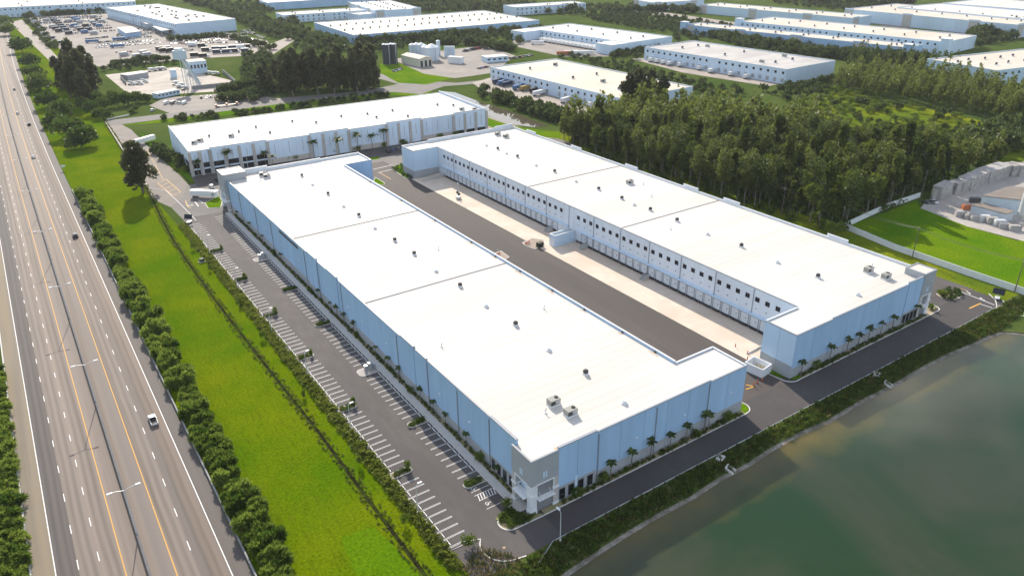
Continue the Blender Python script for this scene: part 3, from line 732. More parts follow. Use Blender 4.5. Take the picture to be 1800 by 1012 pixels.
# dock stairs
def stairs(parent, y, dirn=1):
    st = link('dock_stair', None, parent, (BXD, y, 0))
    b = MB(); b.box(-2.2,-.15,-.7,.7,0,1.25,CONCW); b.obj('landing', st)
    for k in range(6):
        b = MB(); b.box(-2.2-.3*(k+1)+.0,-2.2-.3*k-.004,-.7,.7,0,1.25-.2*(k+1)+.02,CONCW); b.obj('step', st)
    for s in (-.72,.72):
        b = MB(); b.path([(-4.0,s,.1),(-4.0,s,1.0),(-2.2,s,2.25),(-.3,s,2.25)], .06, METAL); b.path([(-2.2,s,1.2),(-2.2,s,2.25)], .05, METAL); b.extr([(-4.0,.1),(-2.2,.1),(-.2,.1),(-.2,2.0),(-2.2,2.0),(-4.0,.8)], s-.03, s+.03, CONCW); b.obj('railing', st)
for y in (143.0, 80.5, 118.2): stairs(Bw, y)
# ramp with low walls at the north end of the docks
b = MB(); b.extr([(100.5,.07),(113.8,.07),(113.8,1.2)], 242.2, 247.0, CONC); b.obj('drive_ramp', Bw)
b = MB(); b.extr([(100,.07),(113.9,.07),(113.9,2.1),(100,.5)], 241.7, 242.1, CONCW); b.obj('ramp_wall', Bw)
b = MB(); b.extr([(101.5,.07),(113.9,.07),(113.9,1.2)], 15.6, 19.4, CONC); b.obj('drive_ramp', Bw)
for y in (15.1, 19.6):
    b = MB(); b.extr([(99.5,.07),(113.9,.07),(113.9,1.7),(99.5,.35)], y, y+.3, CONCW); b.obj('ramp_wall', Bw)
# enclosure standing out from the middle of the dock wall
En = thing('refuse_enclosure', 'pale blue walled refuse enclosure jutting out from the middle of the dock wall', 'enclosure', (0,0,0))
ex0, ex1, ey0, ey1, eh = 102.6, 113.8, 126.6, 130.2, 5.2
for (x0,x1,y0,y1) in ((ex0,ex1,ey0,ey0+.35),(ex0,ex1,ey1-.35,ey1),(ex0,ex0+.35,ey0+.36,ey1-.36)):
    b = MB(); b.box(x0,x1,y0,y1,.06,eh,PALEBLUE); b.box(x0-.05,x1+.03,y0-.05,y1+.05,eh+.002,eh+.12,WCOP); b.obj('enclosure_wall', En)
b = MB(); b.box(ex0+.36,ex1,ey0+.36,ey1-.36,4.2,4.5,ROOF); b.obj('slab', En)
b = MB()
for y in (ey0+.4, ey0+1.9): b.box(ex0-.06,ex0-.005,y,y+1.35,.1,4.0,TRIM)
b.obj('gate', En)

# ------------------------------------------------------------------ third warehouse with offices
Cw = thing('warehouse', 'white office warehouse with grey pilasters behind a row of palms', 'warehouse')
CH = 14.0
c_nl = Vector(G(331,267,CH)); c_nr = Vector(G(854,193,CH)); c_fl = Vector(G(274,224,CH))
cd = (c_nr-c_nl); cL = cd.length; cd.normalize(); cn_ = Vector((-cd.y, cd.x, 0)); cD = abs((c_fl-c_nl).dot(cn_))
c_fl = c_nl + cn_*cD; c_fr = c_nr + cn_*cD
P2 = lambda v: (v.x, v.y)
b = MB(); i_ = .1
b.prism([P2(c_nl+cd*i_+cn_*i_), P2(c_nr-cd*i_+cn_*i_), P2(c_fr-cd*i_-cn_*i_), P2(c_fl+cd*i_-cn_*i_)], .02, CH-.7, DGREY, ROOF)
roofC = b.obj('roof', Cw)
def frac(px, py): return (Vector(G(px,py,CH)) - c_nl).dot(cd)
marks = [0, frac(364,258), frac(464,244), frac(537,233), frac(606,224), frac(671,214), frac(733,206), frac(789,198), cL]
PILM = mat('pilaster_stone', (.44,.42,.40), .8, .06, .4)
b = MB(); b.box(-.85,.85,-.55,.1,0,CH-.4,PILM); pil = b.mesh('pilaster')
b = MB(); b.box(-.12,.12,-.03,.1,5.2,CH-2.2,COPING); rev = b.mesh('wall_reveal')
crz = math.atan2(cd.y, cd.x)
for k in range(8):
    a, e = marks[k], marks[k+1]; raised = k % 2 == 1 or k == 0
    p, q = c_nl+cd*a, c_nl+cd*e
    n = 2 if k == 0 else (4 if (e-a) > 30 else 3)
    wall(Cw, P2(p), P2(q), CH + (.9 if k%2 else 0), COOL, BEIGE if not raised else COOL, 3.0, n, proud=.5 if k%2 else 0.0, cap=COPING)
    w = (e-a)/n
    for j in range(n):
        mid = p + cd*(w*(j+.5)); off = -.5 if k%2 else 0
        nv = Vector((cd.y,-cd.x,0))
        l0 = mid + nv*(.53 if k%2 else .03); l0.z = 0
        link('wall_reveal', rev, Cw, l0, crz)
        if k <= 1 or k == 7:
            for z, h in (((5.4,2.6),(1.7,2.6)) if k < 7 else ((1.7,2.4),)):
                l = mid + nv*(.54 if k%2 else .04); l.z = z; window(Cw, l, crz, w-2.4, h, 4)
    if raised:
        for j in range(n+1):
            l = p + cd*(w*j) + nv*.5; l.z = 0; link('pilaster', pil, Cw, l, crz)
wall(Cw, P2(c_nr), P2(c_fr), CH+.9, COOL, BEIGE, 3, 10, cap=WCOP)
wall(Cw, P2(c_fr), P2(c_fl), CH-.4, COOL, None, 0, 22, cap=WCOP)
wall(Cw, P2(c_fl), P2(c_nl), CH+.2, COOL, None, 0, 8)
for s in (10,14.5,19): window(Cw, *[(lambda v,r:(v,r))(*onwall(P2(c_fl), P2(c_nl), cD-s+4, .04, 5.2))][0], 3.6, 2.6, 3)
for px, py in ((348,245),(368,238),(420,230),(450,222),(475,232),(514,212),(556,214),(600,203),(646,199),(662,205),(690,193),(717,203),(769,183),(797,184)):
    l = Vector(G(px,py+3,CH-.7)); l.z = CH-.69; link('roof_vent', VENT, roofC, l, crz)
for px, py in ((342,251),(353,247),(407,239),(812,192),(835,192)):
    l = Vector(G(px,py+2,CH-.7)); l.z = CH-.69; link('rooftop_unit', ACU, roofC, l, crz)

# ------------------------------------------------------------------ warehouses further off
def far_warehouse(label, a, bb, c, h, wallm=PALEBLUE, roofm=ROOF, dock=None, vents=0, bands=0, tow=False, seed=0, cap=WCOP, parapet=0.8, step=14, acs=0, group='distant warehouses', wings=0):
    """roof corners in the photo: a left, bb near corner, c right (c is along the other side from bb)"""
    rnd = random.Random(seed)
    A_, B_, C_ = (Vector(G(*p, h)) for p in (a, bb, c))
    for v in (A_,B_,C_): v.z = 0
    u = (A_-B_); v = (C_-B_)
    lu, lv = u.length, v.length
    un = u.normalized(); vn = v.normalized()
    # square the corner, shared between both sides
    ang = math.acos(max(-1,min(1,un.dot(vn)))); k = (ang - math.pi/2)/2
    s = 1 if un.x*vn.y-un.y*vn.x > 0 else -1
    un.rotate(Matrix.Rotation(s*k,3,'Z')); vn.rotate(Matrix.Rotation(-s*k,3,'Z'))
    A_, C_ = B_+un*lu, B_+vn*lv; D_ = A_+vn*lv
    t = thing('warehouse', label, 'warehouse', (0,0,0), 0, group)
    q = [B_, C_, D_, A_]
    if s > 0: q = [B_, A_, D_, C_]
    i_ = .15; cen = (B_+D_)/2
    b = MB(); b.prism([P2(p + (cen-p).normalized()*i_) for p in q], .02, h-parapet, DGREY, roofm); rf = b.obj('roof', t)
    ring = [A_, B_, C_, D_]
    for i in range(4):
        p, r = ring[i], ring[(i+1)%4]
        d = (r-p).normalized(); nv = Vector((d.y,-d.x,0))
        if nv.dot(cen-p) > 0: p, r = r, p
        L = (r-p).length; n = max(1, round(L/step))
        hs = [h + (1.1 if (bands and k % bands == 0) else 0) for k in range(n)]
        if i in (0,1): wall(t, P2(p), P2(r), h, wallm, GREY, 0, n, hs=hs, cap=cap)
        else: wall(t, P2(p), P2(r), h, wallm, None, 0, max(1,n//2), cap=cap)
        if bands and i in (0,1):
            for k in range(0,n,bands):
                loc, rz = onwall(P2(p), P2(r), L/n*(k+.5), .18, 0)
                bx = shared(('band',round(L/n,2),h), lambda: MB().box(-L/n*.42,L/n*.42,-.2,.15,0,h-.6,BEIGE).mesh('panel_bay')); link('panel_bay', bx, t, loc, rz)
        if dock is not None and i == dock:
            nw = int(L/7.5); wm = shared('farwin', lambda: MB().box(-1.1,1.1,-.06,.05,-1.0,1.0,GLASS).mesh('window'))
            dm = shared('fardock', lambda: MB().box(-1.5,1.5,-.08,.05,1.2,4.4,GREY).mesh('dock_door'))
            for k in range(nw):
                if k == nw//2: continue
                loc, rz = onwall(P2(p), P2(r), L*(k+.6)/nw, .02, h-3.4); link('window', wm, t, loc, rz)
                loc, rz = onwall(P2(p), P2(r), L*(k+.6)/nw, .03, 0); link('dock_door', dm, t, loc, rz)
    for k in range(vents):
        f1 = (k//2+.5)/max(1,(vents+1)//2); f2 = (.33,.67)[k%2] + rnd.uniform(-.03,.03)
        if lu < lv: f1, f2 = f2, f1
        l = B_ + un*lu*f1 + vn*lv*f2; l.z = h-parapet+.004; link('roof_vent', VENT, rf, l, rnd.uniform(0,1), 1.5)
    for k in range(acs):
        l = B_ + un*lu*rnd.uniform(.08,.92) + vn*lv*rnd.uniform(.15,.85); l.z = h-parapet+.004; link('rooftop_unit', ACU, rf, l, math.atan2(un.y,un.x), 1.2)
    if wings:
        for k, p in enumerate((A_, B_)):
            b = MB(); L_ = 24; b.box(0,L_,0,wings,.02,h-.1,wallm); b.box(-.1,L_+.1,-.1,wings+.02,h-.098,h+.05,roofm)
            M_ = Matrix.Rotation(math.atan2(un.y,un.x),4,'Z')
            o_ = p if k == 1 else p - un*L_
            q_ = o_ - vn*wings
            bb_ = MB()
            c4 = [q_, q_+un*L_, q_+un*L_+vn*(wings-.5), q_+vn*(wings-.5)]
            bb_.prism([P2(v_) for v_ in c4], .02, h-.3, wallm, roofm); bb_.obj('wing', t)
    if tow:
        for p in (A_, B_):
            b = MB(); b.box(-4,4,-4,4,.02,h+3,wallm); b.box(-4.4,4.4,-4.4,4.4,h+3.002,h+3.4,WCOP); b.obj('corner_tower', t, P2(p)+(0,), math.atan2(un.y,un.x))
    return dict(t=t, A=A_, B=B_, C=C_, D=D_, un=un, vn=vn, lu=lu, lv=lv, h=h)
WD = far_warehouse('white warehouse with tan-streaked roof and coloured trailers at its docks', (976,103), (862,118), (1094,174), 11, COOL, ROOF_TAN, 1, 6, seed=1, acs=2)
WE = far_warehouse('white warehouse with grey bay panels and crowded truck yard in front', (932,49), (1106,75), (1180,64), 10.5, COOL, ROOF, 0, 8, 0, seed=2, wings=26)
WF = far_warehouse('very long blue warehouse with tan roof dotted with vents behind the dark silos', (544,40), (622,62), (955,37), 10.5, BLUE, ROOF_TAN, None, 44, seed=3)
WG = far_warehouse('white warehouse with grey weathered roof and white trailers at docks', (1138,82), (1383,122), (1466,106), 12.5, COOL, ROOF_OLD, 0, 6, seed=4, acs=3)
WH = far_warehouse('narrow long blue warehouse with grey bay panels in front of its taller twin', (1213,42), (1598,84), (1620,78), 11, BLUE, ROOF_TAN, None, 16, 5, True, seed=5)
WI = far_warehouse('long pale warehouse with a row of small dark windows and corner towers', (1311,36), (1664,74), (1711,62), 13, COOL, ROOF_TAN, 0, 14, 0, True, seed=6)
WJ = far_warehouse('long blue warehouse near the top with grey end bay beside a side road', (1228,9), (1500,32), (1534,27), 12, PALEBLUE, ROOF_TAN, None, 12, 6, seed=7)
WK = far_warehouse('cream-roofed warehouse cut by the right edge behind the tall pines', (1647,102), (1752,124), (1880,98), 13, PALEBLUE, ROOF_TAN, 1, 14, seed=8)
WL = far_warehouse('long pale warehouse with grey bays and palms in the upper right', (1505,14), (1790,44), (1860,30), 15, COOL, ROOF_TAN, None, 14, 6, seed=9)
far_warehouse('white warehouse with two rows of windows at the upper right edge', (1583,12), (1830,36), (1900,27), 16, COOL, ROOF, 0, 0, 0, seed=10)
far_warehouse('topmost long white warehouse in the upper right corner', (1660,5), (1860,21), (1930,10), 16, COOL, ROOF, 0, 0, 0, seed=11)
WM = far_warehouse('long blue warehouse closing the far end of the crowded car park', (-60,16), (233,7), (320,0.5), 15, PALEBLUE, ROOF_TAN, 0, 14, 0, seed=12) if False else None
WN = far_warehouse('blue distribution warehouse with clean white roof and brown roof units', (235,10), (309,42), (407,32), 15, PALEBLUE, ROOF, 0, 0, 0, seed=13, acs=24)
far_warehouse('long low warehouse with parked trailers beneath dark dock doors', (488,22), (498,27), (640,17), 11, COOL, ROOF_TAN, 1, 6, seed=14)
far_warehouse('white warehouse block with stepped roof beside the long low building', (598,5), (660,19), (742,15), 13, COOL, ROOF, None, 20, 4, seed=15)
far_warehouse('small pale flat-roofed building between two far warehouses', (612,22), (632,26), (678,21), 9, COOL, ROOF, None, 0, seed=16)
far_warehouse('narrow white warehouse alone at the top centre above the scrub', (886,9), (905,13), (1027,5), 12, COOL, ROOF, 1, 0, seed=17)
far_warehouse('low white building at the top edge left of the blue long warehouse', (1113,0), (1150,5), (1240,0), 12, COOL, ROOF, None, 0, 5, seed=18)
far_warehouse('blue warehouse wall along the very top edge above the trailers', (440,2), (470,5), (740,-4), 12, BLUE, ROOF, None, 0, seed=19)
# the long far-left warehouse
WM = far_warehouse('long blue warehouse with a row of small windows behind the far car park', (-90,-8), (-70,17), (236,6), 15, PALEBLUE, ROOF_TAN, 1, 18, 0, seed=12)
# ------------------------------------------------------------------ plants
L_PINE = leafmat('foliage_pine', (.042,.070,.014), (.155,.185,.038), .45, .6)
L_CAS = leafmat('foliage_casuarina', (.042,.055,.022), (.115,.122,.050), .42, .3)
L_TREE = leafmat('foliage_tree', (.030,.070,.010), (.115,.17,.024), .4, .35)
L_FAR = leafmat('foliage_far', (.032,.055,.018), (.095,.125,.035), .4, .45)
L_SHRUB = leafmat('foliage_hedge_palm', (.055,.11,.012), (.24,.31,.05), .5, .5)
L_OLIVE = leafmat('foliage_olive', (.060,.095,.012), (.165,.20,.03), .45, .4)
L_HEDGE = leafmat('foliage_low_hedge', (.085,.125,.014), (.23,.26,.045), .5, .2)
L_LIGHT = leafmat('foliage_light', (.07,.13,.015), (.19,.24,.03), .4, .3)
L_BANK = leafmat('foliage_bank', (.025,.050,.010), (.11,.13,.022), .35, .2)
L_DRY = leafmat('foliage_dry', (.10,.09,.03), (.24,.20,.08), .35, .2)
L_PALM = leafmat('foliage_palm', (.03,.055,.012), (.10,.14,.03), .35, .3)

def leaf_quad(b, c, d, up, L, W, ma):
    """blade from c along d, width across"""
    s = d.cross(up)
    if s.length < 1e-4: s = Vector((1,0,0))
    s = s.normalized()*W/2
    b.face([c-s*.6, c+s*.6, c+d*L*.6+s, c+d*L, c+d*L*.6-s], ma)
def rdir(r, zmin=-1):
    while True:
        v = Vector((r.uniform(-1,1), r.uniform(-1,1), r.uniform(zmin,1)))
        if .05 < v.length < 1: return v.normalized()
def crown_lobes(b, r, lobes, n, size, ma, droop=0.0, jit=.55):
    """leaf clumps spread through the volume of several lobes, thicker towards their skins"""
    tot = sum(l[1].x*l[1].y*l[1].z for l in lobes)
    for c, rr in lobes:
        k = max(12, int(n*rr.x*rr.y*rr.z/tot))
        for _ in range(k):
            d = rdir(r, -.75); t = r.uniform(.45,1.06)**.6
            p = c + Vector((d.x*rr.x, d.y*rr.y, d.z*rr.z))*t
            o = (d + rdir(r)*jit + Vector((0,0,.35-droop))).normalized()
            s = size*r.uniform(.6,1.35)
            leaf_quad(b, p, o, rdir(r), s, s*r.uniform(.55,.9), ma)
def trunk_mesh(r, h, r0, limbs, ma, lean=.04):
    b = MB(); p = Vector((0,0,-.2)); segs = 4; pts = [p]
    for k in range(segs):
        p = p + Vector((r.uniform(-lean,lean)*h/segs*2, r.uniform(-lean,lean)*h/segs*2, (h+.2)/segs)); pts.append(p)
    for k in range(segs): b.tube(pts[k], pts[k+1], r0*(1-.78*k/segs), r0*(1-.78*(k+1)/segs), ma, 6, False)
    for k in range(limbs):
        i = r.choice((2,2,3)); q = pts[i] + (pts[i+1]-pts[i])*r.random()
        d = rdir(r, .25); d.z = abs(d.z)+.35; d.normalize()
        b.tube(q, q + d*h*r.uniform(.16,.30), r0*.32, r0*.08, ma, 4, False)
    return b.mesh('trunk'), pts
def make_tree(kind, seed):
    r = random.Random(seed)
    if kind == 'pine':        # slender wood tree, tufted crown on a bare pole
        h = 17; tm, pts = trunk_mesh(r, h*.92, .22, 7, PBARK); lobes = []
        for k in range(9):
            z = h*(.46 + .52*k/8); w = 2.7*(1-.6*abs((k/8)-.4)) 
            a = r.uniform(0,6.28); off = r.uniform(.3,1.3)
            lobes.append((Vector((math.cos(a)*off, math.sin(a)*off, z)), Vector((w*r.uniform(.7,1.1), w*r.uniform(.7,1.1), 1.5*r.uniform(.8,1.3)))))
        b = MB(); crown_lobes(b, r, lobes, 1300, .62, L_PINE, 0)
    elif kind == 'feather':    # conical feathery wood tree
        h = 19; tm, pts = trunk_mesh(r, h*.95, .22, 6, PBARK); lobes = []
        for k in range(16):
            f = r.random(); z = h*(.28+.72*f); w = 2.7*(1-f)**.6 + .35; a = r.uniform(0,6.28); off = w*r.uniform(.1,.75)
            lobes.append((Vector((math.cos(a)*off, math.sin(a)*off, z)), Vector((.95,.95,1.9))*r.uniform(.75,1.25)))
        b = MB(); crown_lobes(b, r, lobes, 1300, .8, L_PINE, -.6, .3)
    elif kind == 'casuarina':  # tall feathery dark tree
        h = 24; tm, pts = trunk_mesh(r, h*.95, .5, 12, BARK); lobes = []
        for k in range(22):
            f = r.random(); z = h*(.16 + .84*f); w = 5.6*(1-f)**.55 + .9
            a = r.uniform(0,6.28); off = w*r.uniform(.25,.85)
            lobes.append((Vector((math.cos(a)*off, math.sin(a)*off, z)), Vector((1.7,1.7,2.6))*r.uniform(.75,1.25)))
        b = MB(); crown_lobes(b, r, lobes, 2600, 1.25, L_CAS, -.5, .35)
    elif kind == 'broad':
        h = 9; tm, pts = trunk_mesh(r, h*.6, .3, 6, BARK); lobes = []
        for k in range(13):
            d = rdir(r, -.25); lobes.append((Vector((d.x*2.7, d.y*2.7, 5.2+d.z*2.5)), Vector((1.7,1.7,1.35))*r.uniform(.75,1.25)))
        b = MB(); crown_lobes(b, r, lobes, 1000, .75, L_TREE)
    elif kind == 'wbroad':     # leafier wood tree of a lighter green
        h = 14; tm, pts = trunk_mesh(r, h*.7, .26, 7, PBARK); lobes = []
        for k in range(12):
            d = rdir(r, -.4); lobes.append((Vector((d.x*2.3, d.y*2.3, 9.2+d.z*3.6)), Vector((1.5,1.5,1.5))*r.uniform(.75,1.25)))
        b = MB(); crown_lobes(b, r, lobes, 1100, .7, L_OLIVE)
    elif kind == 'far':
        h = 8; tm = None; lobes = []
        for k in range(6):
            d = rdir(r, -.2); lobes.append((Vector((d.x*2.6, d.y*2.6, 3.2+d.z*2.3)), Vector((2.4,2.4,2.0))*r.uniform(.75,1.2)))
        b = MB(); b.tube((0,0,-.2),(0,0,3.2),.25,.12,BARK,5,False); crown_lobes(b, r, lobes, 230, 1.6, L_FAR)
    elif kind == 'farpine':
        h = 17; tm = None; lobes = []
        for k in range(7):
            f = k/6; lobes.append((Vector((r.uniform(-1,1), r.uniform(-1,1), h*(.35+.62*f))), Vector((2.4*(1.15-f*.8), 2.4*(1.15-f*.8), 2.2))*r.uniform(.8,1.2)))
        b = MB(); b.tube((0,0,-.2),(0,0,h*.8),.25,.08,PBARK,5,False); crown_lobes(b, r, lobes, 320, 1.35, L_PINE)
    elif kind == 'light':
        h = 5; tm = None; lobes = []
        for k in range(7):
            d = rdir(r, -.2); lobes.append((Vector((d.x*1.9, d.y*1.9, 2.2+d.z*1.5)), Vector((1.3,1.3,1.1))*r.uniform(.75,1.2)))
        b = MB(); b.tube((0,0,-.2),(0,0,2),.12,.06,BARK,5,False); crown_lobes(b, r, lobes, 420, .65, L_LIGHT)
    elif kind == 'hedgepalm':   # dense clump of arching blades
        tm = None; b = MB()
        heads = [(Vector((0,0,1.5)), 1.6)] + [(Vector((math.cos(a)*1.35, math.sin(a)*1.35, r.uniform(1.0,2.3))), r.uniform(1.0,1.5)) for a in [r.uniform(0,6.28) for _ in range(9)]]
        for c, w in heads:
            for _ in range(105):
                d = rdir(r, -.45); p = c + d*w*.35
                o = (d*1.1 + Vector((0,0,.25)) + rdir(r)*.25).normalized(); L = w*r.uniform(.55,1.0)
                leaf_quad(b, p, o, rdir(r), L, .26, L_SHRUB)
        for k in range(5): b.tube((r.uniform(-.8,.8),r.uniform(-.8,.8),-.1),(r.uniform(-1,1),r.uniform(-1,1),1.6),.08,.05,BARK,4,False)
    elif kind == 'shrub':
        tm = None; b = MB(); lobes = []
        for k in range(5):
            d = rdir(r, 0); lobes.append((Vector((d.x*.45, d.y*.45, .45+d.z*.3)), Vector((.45,.45,.42))*r.uniform(.8,1.2)))
        crown_lobes(b, r, lobes, 130, .32, L_TREE)
    elif kind == 'lowhedge':
        tm = None; b = MB(); lobes = []
        for k in range(4):
            d = rdir(r, 0); lobes.append((Vector((d.x*.4, d.y*.4, .4+d.z*.3)), Vector((.42,.42,.4))*r.uniform(.8,1.2)))
        crown_lobes(b, r, lobes, 90, .34, L_HEDGE)
    return tm, b.mesh('crown')
def make_palm(seed, h=6.0, fr=2.2, n=13):
    r = random.Random(seed)
    t = MB(); t.tube((0,0,-.1),(r.uniform(-.1,.1),0,h*.5),.20,.16,BARK,7,False); t.tube((0,0,h*.5),(r.uniform(-.15,.15),r.uniform(-.1,.1),h),.16,.12,BARK,7,False)
    b = MB()
    for k in range(n):
        a = 2*math.pi*k/n + r.uniform(-.2,.2); el = r.uniform(.05,1.0); d = Vector((math.cos(a),math.sin(a),0))
        pts = []; p = Vector((0,0,h)); v = (d*math.cos(el) + Vector((0,0,math.sin(el))))
        for s in range(5): pts.append(p.copy()); p = p + v*fr/4.5; v = (v + Vector((0,0,-.30))).normalized()
        sd = Vector((-d.y,d.x,0))
        for s in range(4):
            w0, w1 = (.10,.42,.45,.32,.03)[s]*fr/2.2, (.10,.42,.45,.32,.03)[s+1]*fr/2.2
            for sg in (1,-1):
                dn = Vector((0,0,-.25))
                b.face([pts[s], pts[s+1], pts[s+1]+sd*w1*sg+dn*w1, pts[s]+sd*w0*sg+dn*w0], L_PALM)
    return t.mesh('trunk'), b.mesh('crown')
PINES = [make_tree('pine', 100+i) for i in range(6)] + [make_tree('feather', 150+i) for i in range(4)]
CASU = [make_tree('casuarina', 200+i) for i in range(3)]
WBROAD = [make_tree('wbroad', 350+i) for i in range(3)]
BROAD = [make_tree('broad', 300+i) for i in range(4)]
FARS = [make_tree('far', 400+i) for i in range(5)]
FARP = [make_tree('farpine', 450+i) for i in range(4)]
LIGHTS = [make_tree('light', 500+i) for i in range(3)]
HEDGEP = [make_tree('hedgepalm', 600+i) for i in range(5)]
SHRUB = [make_tree('shrub', 700+i) for i in range(4)]
LOWL = [make_tree('lowhedge', 750+i) for i in range(3)]
PALMS = [make_palm(800+i) for i in range(3)]
PALMB = [make_palm(820+i, 8.0, 3.4, 15) for i in range(2)]
def plant(name, meshes, label, cat, loc, group, s=1.0, rz=None, rnd=random):
    rz = rnd.uniform(0,6.28) if rz is None else rz
    tm, cmsh = meshes
    if tm is None:
        return tag(link(name, cmsh, None, loc, rz, s), label, cat, group)
    t = thing(name, label, cat, loc, rz, group); t.scale = s if hasattr(s,'__len__') else (s,)*3
    link('trunk', tm, t); link('crown', cmsh, t); return t
def inpoly(x, y, P):
    c = False; n = len(P)
    for i in range(n):
        (x1,y1),(x2,y2) = P[i], P[(i+1)%n]
        if (y1 > y) != (y2 > y) and x < (x2-x1)*(y-y1)/(y2-y1)+x1: c = not c
    return c
def scatter(P, d, rnd, most=5000):
    """random spots at least d apart inside a polygon"""
    x0,x1 = min(p[0] for p in P), max(p[0] for p in P); y0,y1 = min(p[1] for p in P), max(p[1] for p in P)
    grid = {}; out = []
    for _ in range(int((x1-x0)*(y1-y0)/(d*d)*4)):
        x, y = rnd.uniform(x0,x1), rnd.uniform(y0,y1)
        if not inpoly(x,y,P): continue
        gx, gy = int(x//d), int(y//d)
        if any((x-a)**2+(y-c)**2 < d*d for i in (-1,0,1) for j in (-1,0,1) for a,c in grid.get((gx+i,gy+j),())): continue
        grid.setdefault((gx,gy),[]).append((x,y)); out.append((x,y))
        if len(out) >= most: break
    return out
def merge(name, items, label=None, cat=None, parent=None):
    """one object of many copies (mesh, loc, rz, scale): for plants nobody could count"""
    import numpy as np
    co = []; loops = []; starts = []; totals = []; mi = []; mats = []; nv = 0; nl = 0
    cache = {}
    for me, loc, rz, s in items:
        if me.name not in cache:
            a = np.empty(len(me.vertices)*3); me.vertices.foreach_get('co', a)
            li = np.empty(len(me.loops), int); me.loops.foreach_get('vertex_index', li)
            ls = np.empty(len(me.polygons), int); me.polygons.foreach_get('loop_start', ls)
            lt = np.empty(len(me.polygons), int); me.polygons.foreach_get('loop_total', lt)
            pm = np.empty(len(me.polygons), int); me.polygons.foreach_get('material_index', pm)
            idx = []
            for mm in me.materials:
                if mm not in mats: mats.append(mm)
                idx.append(mats.index(mm))
            cache[me.name] = (a.reshape(-1,3), li, ls, lt, np.array(idx)[pm])
        a, li, ls, lt, pm = cache[me.name]
        c, sn = math.cos(rz), math.sin(rz); sv = np.array(s if hasattr(s,'__len__') else (s,s,s))
        q = a*sv; q = np.stack([q[:,0]*c-q[:,1]*sn, q[:,0]*sn+q[:,1]*c, q[:,2]],1) + np.array(loc)
        co.append(q); loops.append(li+nv); starts.append(ls+nl); totals.append(lt); mi.append(pm); nv += len(q); nl += len(li)
    co = np.concatenate(co); loops = np.concatenate(loops); starts = np.concatenate(starts); totals = np.concatenate(totals); mi = np.concatenate(mi)
    me = bpy.data.meshes.new(name); me.vertices.add(len(co)); me.vertices.foreach_set('co', co.ravel())
    me.loops.add(len(loops)); me.loops.foreach_set('vertex_index', loops)
    me.polygons.add(len(starts)); me.polygons.foreach_set('loop_start', starts); me.polygons.foreach_set('loop_total', totals)
    for mm in mats: me.materials.append(mm)
    me.polygons.foreach_set('material_index', mi); me.update(); me.validate()
    return stuff(link(name, me, parent), label, cat)

R = random.Random(7)
# ---- shrubs along the motorway
y = -32.0; k = 0
while y < 332:
    w = 2 if y < 95 else (2 if k % 3 else 1)
    for j in range(w):
        x = -56.6 + j*3.0 + R.uniform(-.8,.8) if w > 1 else -56.0 + R.uniform(-1,1.2)
        if y > 60 and R.random() < .06: continue
        s = R.uniform(.8,1.25) * (1.0 if y > 0 else 1.1)
        s *= .95 if y < 100 else 1.1
        plant('hedge_shrub', R.choice(HEDGEP), 'bushy green shrub between motorway barrier and grass, ' + ('stretch below the white pickup' if y < 62 else ('stretch between white pickup and dark car' if y < 190 else 'stretch above the dark car')), 'shrub', (x, y+R.uniform(-.7,.7), 0), 'shrubs along the motorway', (s,s,s*R.uniform(1.05,1.4)), rnd=R)
    y += R.uniform(3.4,4.6); k += 1
y = -10.0
while y < 150:
    for x in (-101.2, -104.6):
        s = R.uniform(.85,1.2); plant('hedge_shrub', R.choice(HEDGEP), 'green shrub in the row at the left edge beyond the motorway', 'shrub', (x+R.uniform(-.7,.7), y+R.uniform(-1,1), 0), 'shrubs left of the motorway', s, rnd=R)
    y += R.uniform(3.2,4.2)
# ---- verge trees
def vt(px, py, s, meshes, label, name='verge_tree', cat='tree', group='trees on the motorway verge'):
    v = G(px,py)
    if name == 'verge_tree': v.z = -3.1*s; s = (s*1.25,s*1.25,s*1.12)
    return plant(name, meshes, label, cat, v, group, s, rnd=R)
vt(252,338,(1.55,1.55,1.05), CASU[0], 'lone dark casuarina casting a long shadow on the grass beside the ditch', 'casuarina_tree', group='casuarina trees')
for i, (px, py, s, l) in enumerate([
    (88,190,1.15,'round green tree nearest the motorway edge on the upper verge'),(110,207,1.2,'dark round tree behind the lamp pole on the verge'),
    (98,222,1.0,'small dark tree in the middle of the verge cluster'),(121,240,1.3,'broad dark tree near the lower end of the verge cluster'),
    (145,258,1.25,'lowest tree of the verge cluster with shadow on the grass'),(133,262,.7,'low bush hugging the lowest verge tree'),
    (72,160,1.3,'tall bushy tree of the upper verge row, below the darkest clump'),(62,138,1.2,'bushy tree halfway up the verge row'),
    (40,92,1.5,'large dark clump tree at the top of the verge row'),(55,118,1.2,'tree between the dark clump and the row below it'),
    (66,147,1.0,'small tree tucked in the middle of the verge row'),(8,50,1.7,'dark tree at the far left top beside the motorway'),(18,62,1.4,'dark tree just below the far left top one')]):
    vt(px, py, s*1.5, BROAD[i%4], l)
